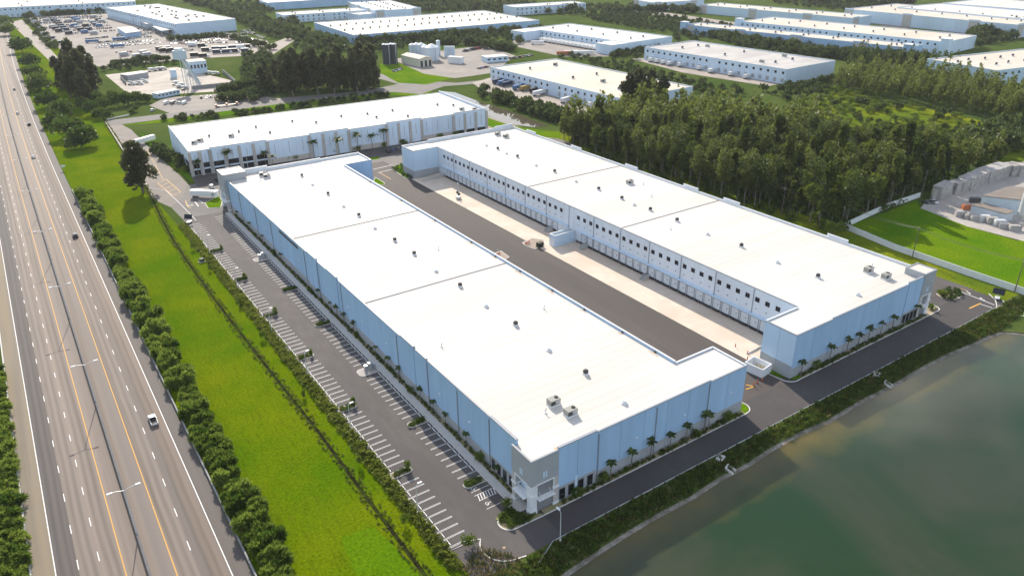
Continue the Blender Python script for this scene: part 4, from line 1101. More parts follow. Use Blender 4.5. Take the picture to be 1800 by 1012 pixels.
# big casuarina group on the left and the wall of casuarinas in the middle
for i, (px, py, s) in enumerate([(124,172,1.3),(152,170,1.45),(138,160,1.6),(170,166,1.15),(110,160,1.1),(152,184,1.05),(138,178,1.35),(128,150,1.2),(160,152,1.3)]):
    plant('casuarina_tree', CASU[i%3], 'towering dark casuarina in the big clump left of the concrete works', 'tree', G(px,py), 'casuarina clump on the left', s, rnd=R)
for i in range(30):
    f = i/29; px = 455 + 205*f + R.uniform(-6,6); py = 166 - 8*f + R.uniform(-6,6) - (i%3)*5
    s = R.uniform(1.0,1.4)*(1.0 if px > 500 else .62)
    plant('casuarina_tree', CASU[i%3], 'tall dark casuarina in the long stand north of the office warehouse', 'tree', G(px,py), 'casuarina stand in the middle', s, rnd=R)
for i, (px,py,s) in enumerate([(150,200,1.3),(165,210,1.5),(185,200,1.4),(180,215,1.2),(210,195,1.6),(228,192,1.5),(245,188,1.4),(200,185,1.3),(175,190,1.4),(260,185,1.0),(232,203,.6),(195,212,.8),(240,200,.7)]):
    plant('leafy_tree', BROAD[i%4], 'dense leafy tree beside the road bend below the concrete works', 'tree', G(px,py,-2.2*s), 'leafy trees at the road bend', s, rnd=R)

# ---- the wood
WOOD_P = pix((990,246),(1060,282),(1130,304),(1300,362),(1440,402),(1478,404),(1540,378),(1612,346),(1700,300),(1755,285),(1700,292),(1620,298),(1560,292),(1500,276),(1440,252),(1380,234),(1300,224),(1230,216),(1120,212),(1060,224),(1010,234))
spots = scatter(WOOD_P, 5.4, R)
spots.sort(key=lambda p: (p[0]-CAM.x)**2 + (p[1]-CAM.y)**2)
rest = []
for i, (x, y) in enumerate(spots):
    s = R.choice((R.uniform(.75,1.1), R.uniform(1.0,1.55)))
    if i < 300:
        mm = R.choice(PINES) if R.random() > .16 else R.choice(WBROAD)
        wl_ = ('leafier round-crowned tree' if mm in WBROAD else ('pointed feathery tree' if mm in PINES[6:] else 'slender pale-trunked tree')) + (' in the front rank of the wood behind the utility poles' if i < 100 else ' deeper in the wood behind its front rank')
        plant('wood_tree', mm, wl_, 'tree', (x,y,0), 'trees of the wood', (s*1.1,s*1.1,s), rnd=R)
    else: rest.append((R.choice(FARP)[1], (x,y,0), R.uniform(0,6.28), (s*1.15,s*1.15,s*1.02)))
WOOD2 = pix((1470,160),(1560,178),(1640,190),(1720,205),(1800,222),(1850,215),(1850,185),(1760,165),(1650,146),(1560,134),(1480,142))
for x, y in scatter(WOOD2, 7.0, R): rest.append((R.choice(FARP)[1], (x,y,0), R.uniform(0,6.28), R.uniform(.75,1.2)))
for x, y in scatter(pix((1690,300),(1800,262),(1850,250),(1850,225),(1740,235),(1690,250)), 8, R): rest.append((R.choice(FARS)[1], (x,y,0), R.uniform(0,6.28), R.uniform(.8,1.6)))
merge('woodland', rest, 'deep green woodland mass reaching back behind the front rank of trees', 'woodland')
for i, (px,py,s) in enumerate([(1100,205,1.0),(1118,206,1.12),(1140,206,1.08),(1160,208,1.0),(1128,212,.9)]):
    plant('casuarina_tree', CASU[i%3], 'big dark casuarina rising over the corner of the tan-roofed warehouse', 'tree', G(px,py), 'casuarinas at the wood corner', s*1.15, rnd=R)
# undergrowth
ug = []
for x, y in scatter(WOOD_P, 6.5, R): ug.append((R.choice(SHRUB)[1], (x,y,0), R.uniform(0,6.28), R.uniform(2.2,4.2)))
CLEAR = pix((1420,200),(1490,172),(1620,190),(1720,215),(1800,250),(1800,285),(1700,280),(1560,262),(1480,236))
for x, y in scatter(pix((1400,205),(1440,165),(1470,150),(1520,165),(1560,185),(1480,200)), 7, R, 160): ug.append((R.choice(LIGHTS)[1], (x,y,0), R.uniform(0,6.28), R.uniform(.4,1.3)))
for x, y in scatter(CLEAR, 18, R, 90):
    for _ in range(R.randint(2,11)):
        q = R.random(); ug.append((R.choice(LIGHTS)[1] if q < .75 else R.choice(FARS)[1], (x+R.gauss(0,6), y+R.gauss(0,6), 0), R.uniform(0,6.28), R.uniform(.3,1.2) if q < .75 else R.uniform(.35,.8)))
merge('undergrowth', ug, 'low bright undergrowth beneath the wood and in its clearing', 'undergrowth')
plant('young_tree', LIGHTS[0], 'young bright-green tree at the corner of the white boundary wall', 'tree', G(1465,412), None, 1.3, rnd=R)

# ---- scrub and tree belts far off
sc = []
for x, y in scatter(pix((1030,30),(1095,20),(1150,26),(1300,50),(1310,60),(1220,72),(1200,62),(1180,56),(1060,40)), 8.5, R, 1400): sc.append((R.choice(FARS)[1], (x,y,0), R.uniform(0,6.28), R.uniform(.5,.85)))
for x, y in scatter(pix((1480,118),(1500,100),(1700,120),(1660,130),(1560,120)), 8, R, 300): sc.append((R.choice(FARP)[1], (x,y,0), R.uniform(0,6.28), R.uniform(.6,.95)))
merge('scrubland', sc, 'broad field of grey-green scrub between the far warehouses', 'scrub')
belts = [
 ('row of trees in front of the long tan-roofed blue warehouse',[(625,78),(700,74),(780,68),(860,62),(945,58)],60,.9),
 ('trees between the long blue warehouse and the grey-roofed one',[(1225,60),(1320,78),(1420,95),(1500,105),(1620,112)],62,.95),
 ('trees west of the long blue warehouse by the side road',[(430,30),(480,48),(520,62),(560,75),(600,82)],46,1.0),
 ('trees behind the blue distribution warehouse',[(330,4),(380,18),(430,35),(470,55)],34,1.0),
 ('trees along the canal below the coloured trailers',[(842,163),(880,178),(930,194),(975,208),(990,214)],30,.8),
 ('garden trees in front of the blue distribution warehouse',[(312,60),(340,57),(370,54),(402,50)],20,.8),
 ('trees along the far side of the wide car park',[(40,32),(90,28),(150,24),(230,18)],26,.8),
 ('parking-lot trees between the rows of cars',[(300,72),(340,70),(380,66),(420,72),(450,80),(475,90)],30,.65),
 ('trees at the edge of the lot above the concrete works',[(200,118),(230,114),(262,110),(300,106)],16,.65),
 ('hedge trees along the lane left of the car park',[(48,32),(60,46),(72,62),(90,78),(100,88)],22,.6),
 ('trees in the far belt above the scrub',[(700,22),(780,14),(850,16),(900,20),(1000,22)],46,1.1),
 ('trees in front of the far upper-right warehouse',[(1540,24),(1580,30),(1640,38),(1700,45),(1780,48)],26,.8),
 ('tall trees right of the pale warehouse with towers',[(1715,70),(1740,62),(1770,58),(1800,50)],26,1.2),
 ('trees at the foot of the white warehouse with grey bays',[(1070,100),(1110,95),(1150,90),(1180,86)],16,.6),
 ('trees in the upper belt left of the long blue warehouse',[(1060,18),(1100,22),(1160,20),(1220,24)],26,1.0),
 ('trees around the works yard behind the dark silos',[(760,72),(800,78),(850,82),(880,88),(900,90)],22,.9),
 ('trees lining the lane in front of the concrete works',[(390,165),(420,160),(450,155),(480,160),(440,175),(400,178)],30,.75),
 ('bushes along the planted strip behind the office warehouse',[(300,212),(400,204),(500,192),(600,178),(680,170)],34,.42),
 ('trees on the hill side at the top right edge',[(1420,8),(1480,12),(1540,12),(1600,8)],30,1.1),
 ('trees in the belt along the top left edge',[(500,12),(560,8),(640,4),(760,4)],26,1.0)]
far_rest = []
for lab, pts, n, s in belts:
    keep = round(n*.42)
    for i in range(n*2):
        f = R.random()*(len(pts)-1); k = int(f); f -= k
        px = pts[k][0]+(pts[k+1][0]-pts[k][0])*f; py = pts[k][1]+(pts[k+1][1]-pts[k][1])*f
        v = G(px,py); v += Vector((R.uniform(-7,7), R.uniform(-7,7), 0)); v.z = 0
        ss = s*R.uniform(.85,1.45)
        if i >= keep:
            far_rest.append((R.choice(FARS)[1], v, R.uniform(0,6.28), (ss,ss,ss))); continue
        tag(link('far_tree', R.choice(FARS)[1], None, v, R.uniform(0,6.28), (ss,ss,ss*R.uniform(.85,1.15))), lab, 'tree', lab)
for P_, d, s0, s1 in ((pix((408,36),(520,40),(545,62),(610,80),(600,92),(540,100),(500,70),(470,62)),13,.8,1.4),(pix((330,2),(470,8),(485,22),(440,40),(412,34)),14,.8,1.3),(pix((640,5),(860,4),(940,8),(880,26),(760,24)),13,.8,1.4),(pix((900,24),(1040,14),(1120,8),(1225,12),(1215,24),(1110,20),(1040,30)),14,.7,1.2),(pix((1225,56),(1300,66),(1500,88),(1620,100),(1640,118),(1480,108),(1300,84)),9,.6,1.1),(pix((620,84),(760,74),(940,58),(940,64),(760,82),(640,94)),10,.6,1.0),(pix((400,172),(470,152),(500,165),(440,182)),8,.5,.9),(pix((430,96),(470,92),(480,120),(450,150),(430,130)),9,.6,1.0),(pix((1340,2),(1500,6),(1560,12),(1500,22),(1380,10)),14,.8,1.3),(pix((1690,72),(1800,40),(1820,60),(1720,86)),10,.8,1.4),(pix((1030,112),(1100,110),(1170,134),(1280,156),(1330,166),(1250,170),(1140,152),(1060,136)),8,.45,.8),(pix((1090,98),(1130,96),(1130,104),(1090,106)),9,.5,.8),(pix((1330,160),(1400,152),(1470,138),(1480,128),(1500,140),(1440,168),(1390,180)),8,.5,.9),(pix((1095,66),(1140,74),(1130,92),(1100,92)),10,.5,.9),(pix((1040,36),(1120,52),(1200,62),(1215,48),(1120,38),(1060,30)),11,.45,.75),(pix((180,128),(240,122),(310,114),(320,110),(240,114),(180,122)),8,.5,.8),(pix((425,120),(480,100),(500,110),(470,135),(430,150)),8,.5,.9),(pix((1185,62),(1215,60),(1230,74),(1190,76)),12,.6,1.0),(pix((930,60),(905,60),(890,80),(900,92),(915,80)),10,.6,1.0),(pix((1000,96),(1060,104),(1050,112),(985,104)),9,.4,.7)):
    for x, y in scatter(P_, d, R, 500): ss = R.uniform(s0,s1); far_rest.append((R.choice(FARS)[1], (x,y,0), R.uniform(0,6.28), (ss,ss,ss)))
merge('far_woodland', far_rest, 'far tree cover filling the gaps between the distant warehouses', 'woodland')

# ---- site planting
def bed(name, poly, z, d, meshes, smin, smax, label, cat='planting', soil=None):
    it = []
    for x, y in scatter(poly, d, R): it.append((R.choice(meshes)[1], (x,y,z), R.uniform(0,6.28), R.uniform(smin,smax)))
    if it: return merge(name, it, label, cat)
bed('hedge', [(-24.1,-4),(-21.4,-4),(-21.4,250),(-24.4,250)], 0, .74, LOWL, .7,1.3, 'low straggling hedge along the left edge of the car park', 'hedge')
it = []
for p, q in zip(ditch[:-1], ditch[1:]):
    L = (Vector(q)-Vector(p)).length
    for k in range(int(L*3.0)):
        f = R.random(); x = p[0]+(q[0]-p[0])*f; y = p[1]+(q[1]-p[1])*f; sd = R.choice((-1,1))
        it.append((R.choice(LOWL)[1], (x+sd*R.uniform(.5,1.6), y, 0), R.uniform(0,6.28), R.uniform(.2,.5)))
merge('ditch_weeds', it, 'weeds growing along both sides of the narrow dark ditch', 'weeds')
tuft = MB()
for k in range(9):
    a = R.uniform(0,6.28); d = Vector((math.cos(a)*.5, math.sin(a)*.5, 1)).normalized(); leaf_quad(tuft, Vector((R.uniform(-.3,.3),R.uniform(-.3,.3),0)), d, rdir(R), R.uniform(.6,1.2), .22, L_BANK)
tuft = tuft.mesh('tuft')
tuftd = MB()
for k in range(9):
    a = R.uniform(0,6.28); d = Vector((math.cos(a)*.5, math.sin(a)*.5, 1)).normalized(); leaf_quad(tuftd, Vector((R.uniform(-.3,.3),R.uniform(-.3,.3),0)), d, rdir(R), R.uniform(.6,1.2), .2, L_DRY)
tuftd = tuftd.mesh('tuft_dry')
bank = [(-19,-20.5)] + [(x, y+.3) for x, y in shore[1:19]] + [(214,-16),(214,-10.6),(-9,-10.6)]
it = []
for x, y in scatter(bank, .72, R, 9000):
    q = R.random(); it.append((tuft if q < .72 else (tuftd if q < .8 else R.choice(SHRUB)[1]), (x,y,0), R.uniform(0,6.28), R.uniform(.7,1.5) if q < .8 else R.uniform(.5,1.2)))
merge('bank_vegetation', it, 'rank green weeds on the lake bank below the guard rail', 'vegetation')
it = []
for x, y in scatter([(-22,-5),(-15.2,-2.2),(-12,-5.5),(-10,-10.4),(-20,-21),(-27,-21)], .6, R): it.append((tuftd if R.random() < .75 else tuft, (x,y,0), R.uniform(0,6.28), R.uniform(.6,1.1)))
merge('corner_planting', it, 'dry straw-coloured planting at the bottom corner of the car park', 'planting')
# ------------------------------------------------------------------ car park markings and islands
def hairpin(w, L):
    """stall divider: two parallel lines joined at the aisle end"""
    b = MB(); t = .10
    b.face([(0,-w/2,0),(L,-w/2,0),(L,-w/2+t,0),(0,-w/2+t,0)], PAINT); b.face([(0,w/2-t,0),(L,w/2-t,0),(L,w/2,0),(0,w/2,0)], PAINT)
    b.face([(L-.004,-w/2+t,0),(L+.12,-w/2+t,0),(L+.12,w/2-t,0),(L-.004,w/2-t,0)], PAINT); return b.mesh('stall_marking')
HP = hairpin(.42, 5.5)
b = MB(); b.box(-.09,.09,-.9,.9,0,.13,PAINT); WS = b.mesh('wheel_stop')
def island(name, x0, x1, y0, y1, label, round_at='x1', fill='plants', seed=0):
    r = min((y1-y0)/2, 1.5); pts = []
    def arc(cx, cy, a0, a1): pts.extend([(cx+r*math.cos(a0+(a1-a0)*k/6), cy+r*math.sin(a0+(a1-a0)*k/6)) for k in range(7)])
    if round_at == 'x1':
        pts += [(x0,y0)]; arc(x1-r,y0+r,-math.pi/2,0); arc(x1-r,y1-r,0,math.pi/2); pts += [(x0,y1)]
    elif round_at == 'x0':
        pts += [(x1,y1)]; arc(x0+r,y1-r,math.pi/2,math.pi); arc(x0+r,y0+r,math.pi,1.5*math.pi); pts += [(x1,y0)]
    cx = sum(p[0] for p in pts)/len(pts); cy = sum(p[1] for p in pts)/len(pts)
    t = thing(name, label, 'island', (cx,cy,0), 0, 'car park islands')
    loc = [(p[0]-cx, p[1]-cy) for p in pts]
    inn = [(p[0]*(1-.22/max(.4,math.hypot(*p)*1.0)), p[1]*(1-.22/max(.4,abs(p[1])))) for p in loc]
    b = MB(); n = len(loc)
    for i in range(n):
        j = (i+1)%n
        b.face([(*loc[i],.03),(*loc[j],.03),(*loc[j],.17),(*loc[i],.17)], KERB); b.face([(*loc[i],.17),(*loc[j],.17),(*inn[j],.17),(*inn[i],.17)], KERB)
    b.obj('kerb', t)
    b = MB(); b.face([(p[0],p[1],.15) for p in inn], SAND if fill == 'plants' else MATS['gravel']); so_ = b.obj('soil' if fill == 'plants' else 'slab', t)
    if fill == 'plants':
        rr = random.Random(seed); it = []
        wp = [(p[0]*.86, p[1]*.75) for p in inn]
        for x, y in scatter(wp, .62, rr): it.append((rr.choice(SHRUB)[1], (x,y,.15), rr.uniform(0,6.28), rr.uniform(.5,.8)))
        if it: merge('planting', it, None, None, t)
    return t
pitch = 2.70
isl_L = [2.2+10*pitch+.0]      # left row
def ylist(pxs): return [G(*p).y for p in pxs]
# left row: islands (photo) at these spots, stalls between
IL = sorted(ylist([(450+1025/4,759+285/4),(450+660/4,500+860/4),(450+365/4,500+505/4),(450+115/4,500+215/4),(425,492),(388,440)]))
IR = sorted(ylist([(450+1540/4,759+350/4),(450+1150/4,500+965/4),(450+495/4,500+270/4),(450+260/4,500+30/4),(450+235/3.6,250+925/3.6)]))
PL = sorted(ylist([(450+795/4,500+605/4),(1670/3.6,250+735/3.6)]))
ordn = ['nearest','second','third','fourth','fifth','sixth','seventh']
for i, y in enumerate(IL):
    island('planted_island', -21.0, -15.2, y-1.3, y+1.3, f'narrow planted island, {ordn[i]} from the lake in the left parking row', 'x1', seed=i)
for i, y in enumerate(IR):
    island('planted_island', -7.9, -1.95, y-1.4, y+1.4, f'shaded planted island, {ordn[i]} from the lake in the parking row by the wall', 'x0', seed=20+i)
for i, y in enumerate(PL):
    island('paved_island', -8.2, -1.95, y-2.3, y+2.3, ('wide paved island with a grey cabinet, nearer the lake','wide paved island with a grey cabinet, further from the lake')[i], 'x0', 'slab')
def rowstalls(x, sgn, y0, y1, blocks):
    ys = []; y = y0
    edges = sorted([(b_-h, b_+h) for b_, h in blocks])
    segs = []; cur = y0
    for a, c in edges:
        if a > cur: segs.append((cur, a))
        cur = max(cur, c)
    if cur < y1: segs.append((cur, y1))
    for a, c in segs:
        n = max(1, round((c-a)/pitch)); w = (c-a)/n
        for k in range(n+1):
            if (k == 0 and a != y0) or (k == n and c != y1): pass
            else:
                o = link('stall_marking', HP, CP, (x, a+w*k, .042), 0 if sgn > 0 else math.pi)
            if k < n: link('wheel_stop', WS, CP, (x+sgn*.75, a+w*(k+.5), .04))
rowstalls(-21.0, 1, 1.9, 247, [(y,1.4) for y in IL])
rowstalls(-1.95, -1, 21, 251, [(y,1.5) for y in IR] + [(y,2.4) for y in PL])
# accessible bays by the tower
for y in (7.6, 11.0, 14.6, 18.0):
    b = MB(); b.face([(-7.4,y-.06,.042),(-2.2,y-.06,.042),(-2.2,y+.06,.042),(-7.4,y+.06,.042)], PAINT); b.obj('bay_line', CP)
b = MB()
for k in range(7):
    x = -7.2+k*.75; b.face([(x,11.1,.0425),(x+.2,11.1,.0425),(x+.75,13.0,.0425),(x+.55,13.0,.0425)], PAINT)
b.face([(-7.4,13.05,.0435),(-2.2,13.05,.0435),(-2.2,13.18,.0435),(-7.4,13.18,.0435)], PAINT); b.obj('hatched_bay', CP)
def wheelchair(x, y):
    b = MB(); n = 14
    for k in range(n-3):
        a0, a1 = 2*math.pi*k/n+2.6, 2*math.pi*(k+1)/n+2.6
        b.face([(.48*math.cos(a0),.48*math.sin(a0),0),(.48*math.cos(a1),.48*math.sin(a1),0),(.36*math.cos(a1),.36*math.sin(a1),0),(.36*math.cos(a0),.36*math.sin(a0),0)], PAINT)
    for q in ([(-.06,.1),(.06,.1),(.06,.75),(-.06,.75)],[(.06,.1),(.55,.1),(.55,.22),(.06,.22)],[(.45,.1),(.55,.1),(.75,-.45),(.63,-.45)]): b.face([(p[0],p[1],0) for p in q], PAINT)
    c = [(.13*math.cos(k),.92+.13*math.sin(k),0) for k in [2*math.pi*i/8 for i in range(8)]]; b.face(c, PAINT)
    b.obj('wheelchair_symbol', CP, (x,y,.044), -math.pi/2)
wheelchair(-6.3, 15.6); wheelchair(-6.2, 9.2)
# kerbs, walks and beds
def kerbline(name, pts, parent=None, w=.32, h=.16, ma=KERB):
    b = MB(); z0 = .02
    L = []
    for i, p in enumerate(pts):
        a = Vector(pts[max(0,i-1)]); c = Vector(pts[min(len(pts)-1,i+1)]); d = (c-a).normalized(); n_ = Vector((-d.y,d.x))
        L.append((Vector(p)+n_*w/2, Vector(p)-n_*w/2))
    for (l0,r0),(l1,r1) in zip(L[:-1],L[1:]):
        b.face([(*r0,h),(*r1,h),(*l1,h),(*l0,h)], ma); b.face([(*r0,z0),(*r1,z0),(*r1,h),(*r0,h)], ma); b.face([(*l1,z0),(*l0,z0),(*l0,h),(*l1,h)], ma)
    o = b.obj(name, parent)
    if not parent: struct(o)
    return o
def arc(cx, cy, r, a0, a1, n=8): return [(cx+r*math.cos(rad(a0+(a1-a0)*k/n)), cy+r*math.sin(rad(a0+(a1-a0)*k/n))) for k in range(n+1)]
kerbline('kerb', [(-21.25,252),(-21.25,.9),(-15.4,.9)] + arc(-9.8,-3.8,5.6,135,262) + [(-8,-9.9)])
rect('pavement', -1.85, .3, 8.3, 254, .17, CONCW)
kerbline('kerb', [(-1.9,8.3),(-1.9,254)], w=.2)
rect('planting_bed', 0.3, 1.75, 8.3, 254, .10, SAND)
b = MB(); b.face([(x,y,.172) for x,y in ((-1.9,2.2),(1.6,2.0),(1.6,8.29),(-1.9,8.29))], CONCW); struct(b.obj('pavement'))
sheet('planting_bed', [(-7.5,3.6),(-2.0,5.2),(-2.0,2.0),(1.2,-.5),(3,-1.5),(-1.5,-1.7)] + arc(-5.4,1.0,2.6,250,140), .11, SAND)
kerbline('kerb', [(73.6,-1.9),(3,-1.9),(-1.5,-1.8)] + arc(-5.2,1.0,2.75,258,130) + [(-2.0,5.4)])
kerbline('kerb', [(73.6,-1.9)] + arc(74.2,1.2,3.0,-90,10) + [(76.4,6),(74.2,10.5)])
sheet('planting_bed', [(3,-.05),(73.6,-.05),(73.6,-1.75),(3,-1.75)], .095, SAND)
sheet('grass_plot', [(73.7,-1.8),(76.2,-.8),(76.9,1.5),(76.2,6),(74,10),(73.7,10)], .10, GRASS2)
kerbline('kerb', [(179,.7),(103,.7)] + arc(99.9,4.3,3.7,-75,-160) + [(95.6,9.6)])
kerbline('kerb', [(179,.7)] + arc(178.6,3.6,2.9,-90,20))
sheet('planting_bed', [(103,2.5),(178,2.5),(178,.85),(103,.85)], .095, SAND)
sheet('grass_plot', [(98.4,2.5),(98.4,8.9),(96,9.2),(96.8,5.2),(99.4,1.5),(103,.9),(103,2.5)], .10, GRASS2)
sheet('planting_bed', [(173.6,2.2),(181,2.2),(181.2,5),(179.5,10),(173.6,10)], .10, SAND)
# islands round the court mouths and the north entrance
def grassisle(label, pts, plants=0, fill=GRASS2, seed=0):
    t = thing('grass_island', label, 'island', (0,0,0), 0, 'grass islands')
    b = MB(); b.face([(*p,.12) for p in pts], fill); g_ = b.obj('turf', t)
    if g_.data.polygons[0].normal.z < 0: g_.data.flip_normals()
    kerbline('kerb', pts + [pts[0]], t, .3, .16)
    if plants:
        rr = random.Random(seed); merge('planting', [(rr.choice(SHRUB)[1], (x,y,.12), rr.uniform(0,6.28), rr.uniform(.6,1.1)) for x,y in scatter(pts, plants, rr)], None, None, t)
grassisle('bright grass island at the north-west corner of the front warehouse', pix((360,357),(384,345),(391,352),(388,365),(366,366)))
grassisle('bright grass island at the north-east corner of the front warehouse', pix((660,312),(676,322),(674,326),(655,322)))
grassisle('pointed grass island with shrubs beside the dock warehouse far end', pix((688,296),(698,290),(714,288),(722,312),(712,313)), 1.6, seed=4)
grassisle('oval planted island beside the right end tower', pix((1646,517),(1668,508),(1686,513),(1690,522),(1676,528),(1656,524)), 1.1, SAND, 5)
grassisle('grass triangle between the right-hand drive and the lake bank', pix((1748,548),(1756,537),(1800,548),(1800,556),(1770,552)))
def paved(label, pts, key):
    t = thing('paved_island', label, 'island', (0,0,0), 0, 'paved court islands')
    b = MB(); b.face([(*p,.17) for p in pts], mat('island_brick', (.34,.27,.22), .9, .1, .6)); g_ = b.obj('paving', t)
    if g_.data.polygons[0].normal.z < 0: g_.data.flip_normals()
    kerbline('kerb', pts + [pts[0]], t, .3, .18); return t
paved('brick-paved island with red hydrants in front of the refuse enclosure', pix((918,427),(935,419),(956,422),(958,432),(940,438),(925,433)), 1)
paved('brick-paved island with red pipes beside the front warehouse roof edge', pix((868,446),(880,441),(895,452),(888,457),(874,452)), 2)
# north entrance paint
for pts in ([(262,308),(276,330)],[(262,308),(268,306)],[(268,306),(290,326)]): pass
def stripe(a, c, w, ma, parent=None, z=.058, name='road_marking'):
    a = Vector(a[:2]); c = Vector(c[:2]); d = (c-a).normalized(); n_ = Vector((-d.y,d.x))*w/2
    b = MB(); b.face([(*(a-n_),z),(*(c-n_),z),(*(c+n_),z),(*(a+n_),z)], ma); o = b.obj(name, parent)
    if o.data.polygons[0].normal.z < 0: o.data.flip_normals()
    if not parent: struct(o)
    return o
RM = stripe(G(258,262), G(288,318), .2, YPAINT)
gore = [(277,322),(292,315),(316,338),(303,343)]
for a, c in (((277,322),(303,343)),((292,315),(318,338)),((303,343),(318,338)),((277,322),(292,315)),((284,327),(298,320)),((290,332),(305,325)),((296,337),(311,331))): stripe(G(*a), G(*c), .3, YPAINT, RM)
for a, c, ma in (((326,353),(330,363),YPAINT),((330,363),(336,366),YPAINT),((343,355),(349,363),PAINT),((333,361),(340,361),PAINT),((349,352),(357,357),PAINT),((656,298),(690,290),PAINT),((665,304),(688,298),PAINT),((668,304),(687,315),YPAINT)): stripe(G(*a), G(*c), .35, ma, RM)
b = MB()
def arrow(x, y, rz):
    b = MB(); b.face([(-.12,-1.2,0),(.12,-1.2,0),(.12,.6,0),(-.12,.6,0)], PAINT); b.face([(-.5,.6,0),(.5,.6,0),(0,1.5,0)], PAINT); b.obj('turn_arrow', RM, (x,y,.062), rz)
v = G(1702,514); arrow(v.x, v.y, 2.6); v = G(1727,526); arrow(v.x, v.y, -.4); v = G(334,361); arrow(v.x,v.y,1.6); v = G(368,356); arrow(v.x,v.y,1.8)
for a, c, w, ma in (((1682,510),(1748,536),.3,PAINT),((1722,534),(1722+0.1,534),.1,PAINT),((1704,542),(1724,533),.55,YPAINT),((1722,534),(1744,541),.3,PAINT),((1762,528),(1780,545),.3,PAINT),((1780,534),(1800,550),.3,PAINT),((1688,507),(1702,511),.25,YPAINT)): stripe(G(*a), G(*c), w, ma, RM)
for k in range(3): v0 = G(1310+k*6,684-k*0,0)
for a, c in (((1311,676),(1327,679)),((1311,684),(1326,679))): stripe(G(*a), G(*c), .4, YPAINT, RM)
kerbline('kerb', [tuple(G(*p)[:2]) for p in ((345,388),(330,372),(310,352),(292,336),(262,330),(240,300),(215,262),(190,222))])
kerbline('kerb', [tuple(G(*p)[:2]) for p in ((1748,548),(1752,538),(1750,528),(1742,520),(1738,516))])

# ------------------------------------------------------------------ guard rail
GR = thing('guard_rail', 'pale metal guard rail along the road above the lake bank', 'guard rail')
b = MB(); b.box(-1.0,197,-.07,.0,.45,.78,LMETAL); b.box(-1.0,197,-.10,-.071,.52,.60,LMETAL); b.box(-1.0,197,-.10,-.071,.65,.73,LMETAL); b.obj('rail', GR, (0,-10.1,0))
b = MB(); b.box(-.10,.10,-.13,.13,0,.86,DMETAL); post = b.mesh('post')
x = -.6
while x < 197: link('post', post, GR, (x,-10.32,0)); x += 3.8
b = MB(); b.box(-7,.0,-.07,0,.45,.78,LMETAL); o = b.obj('end_rail', GR, (-1.0,-10.1,0), rad(28))
for p, l in (((850+1665/4,700+425/4),'concrete drain slab with manhole on the bank beside the guard rail'),((1480+240/3.953,430+905/3.953),'concrete drain slab on the bank further right')):
    v = G(*p); t = thing('drain_slab', l, 'drain', v, .5, 'drain structures on the bank')
    b = MB(); b.box(-1.3,1.3,-1.0,1.0,.02,.5,KERB); b.obj('slab', t); b = MB(); b.tube((0,0,.502),(0,0,.54),.4,.4,DMETAL,14); b.obj('manhole_cover', t)
for p, l in (((850+1735/4,700+505/4),'pale concrete outfall at the water edge below the nearer drain slab'),((1480+322/3.953,430+975/3.953),'pale concrete outfall at the water edge further right')):
    v = G(*p); t = thing('outfall', l, 'outfall', v, .3, 'drain structures on the bank')
    for s in (-1,1):
        b = MB(); b.extr([(-1.2,-.4),(1.2,-.4),(1.2,.2),(-1.2,1.0)], s*.8-.12, s*.8+.12, KERB); b.obj('wing_wall', t, (0,0,0), -math.pi/2)
    b = MB(); b.box(-.9,.9,.9,1.2,-.3,1.0,KERB); b.obj('head_wall', t)

# ------------------------------------------------------------------ lamps
def lampmesh(h, arm=1.6, double=False, r=.14, ma=LMETAL):
    b = MB(); b.tube((0,0,0),(0,0,h),r,r*.55,ma,8,False); pole = b.mesh('pole')
    b = MB(); arms = []
    for s in ((1,-1) if double else (1,)): b.path([(0,0,h-.1),(s*arm*.6,0,h+.35),(s*arm,0,h+.45)], .07, ma)
    am = b.mesh('arm'); b = MB(); b.box(-.55,.55,-.22,.22,-.09,.09,TRIM); hd = b.mesh('lamp_head'); b = MB(); b.tube((0,0,0),(0,0,.75),.32,.30,CONCW,10); ft = b.mesh('footing')
    return pole, am, hd, ft
HL = lampmesh(13.6, 2.6, True); PLm = lampmesh(8.6, .7)
def lamp(set_, h, loc, rz, label, group, arm, double=False):
    t = thing('street_lamp', label, 'lamp', loc, rz, group)
    link('pole', set_[0], t); link('arm', set_[1], t); link('footing', set_[3], t)
    for s in ((1,-1) if double else (1,)): link('lamp_head', set_[2], t, (s*(arm+.3),0,h+.45))
    return t
for i, y in enumerate((45.7,110.0,173.0,237,301,365,429,493)):
    lamp(HL, 13.6, (-77.95+hx(y), y, 0), 0, f'double-armed lamp on the motorway median, {(ordn+["eighth"])[i]} from the bottom of the photo', 'motorway lamps', 2.6, True)
for i, (px,py) in enumerate([(450+1110/4,759+590/4),(450+720/4,500+1010/4),(450+390/4,500+640/4),(450+130/4,500+330/4),(432,506),(386,445)]):
    v = G(px,py); v.x = -21.6; lamp(PLm, 8.6, v, 0, f'slim parking-lot lamp on the hedge side, {ordn[i]} from the lake', 'car park lamps', .7)
lamp(PLm, 8.6, (0.6,-10.8,0), math.pi/2, 'pale lamp post standing beside the guard rail at the near corner', 'site lamps', .7)
for i, (px,py) in enumerate([(437,300),(575,278),(723,254),(598,245)]):
    lamp(PLm, 8.6, G(px,py), 0, f'pale lamp in the palm-lined car park, {["leftmost","second from left","rightmost","among the palms"][i]}', 'office lamps', .7)

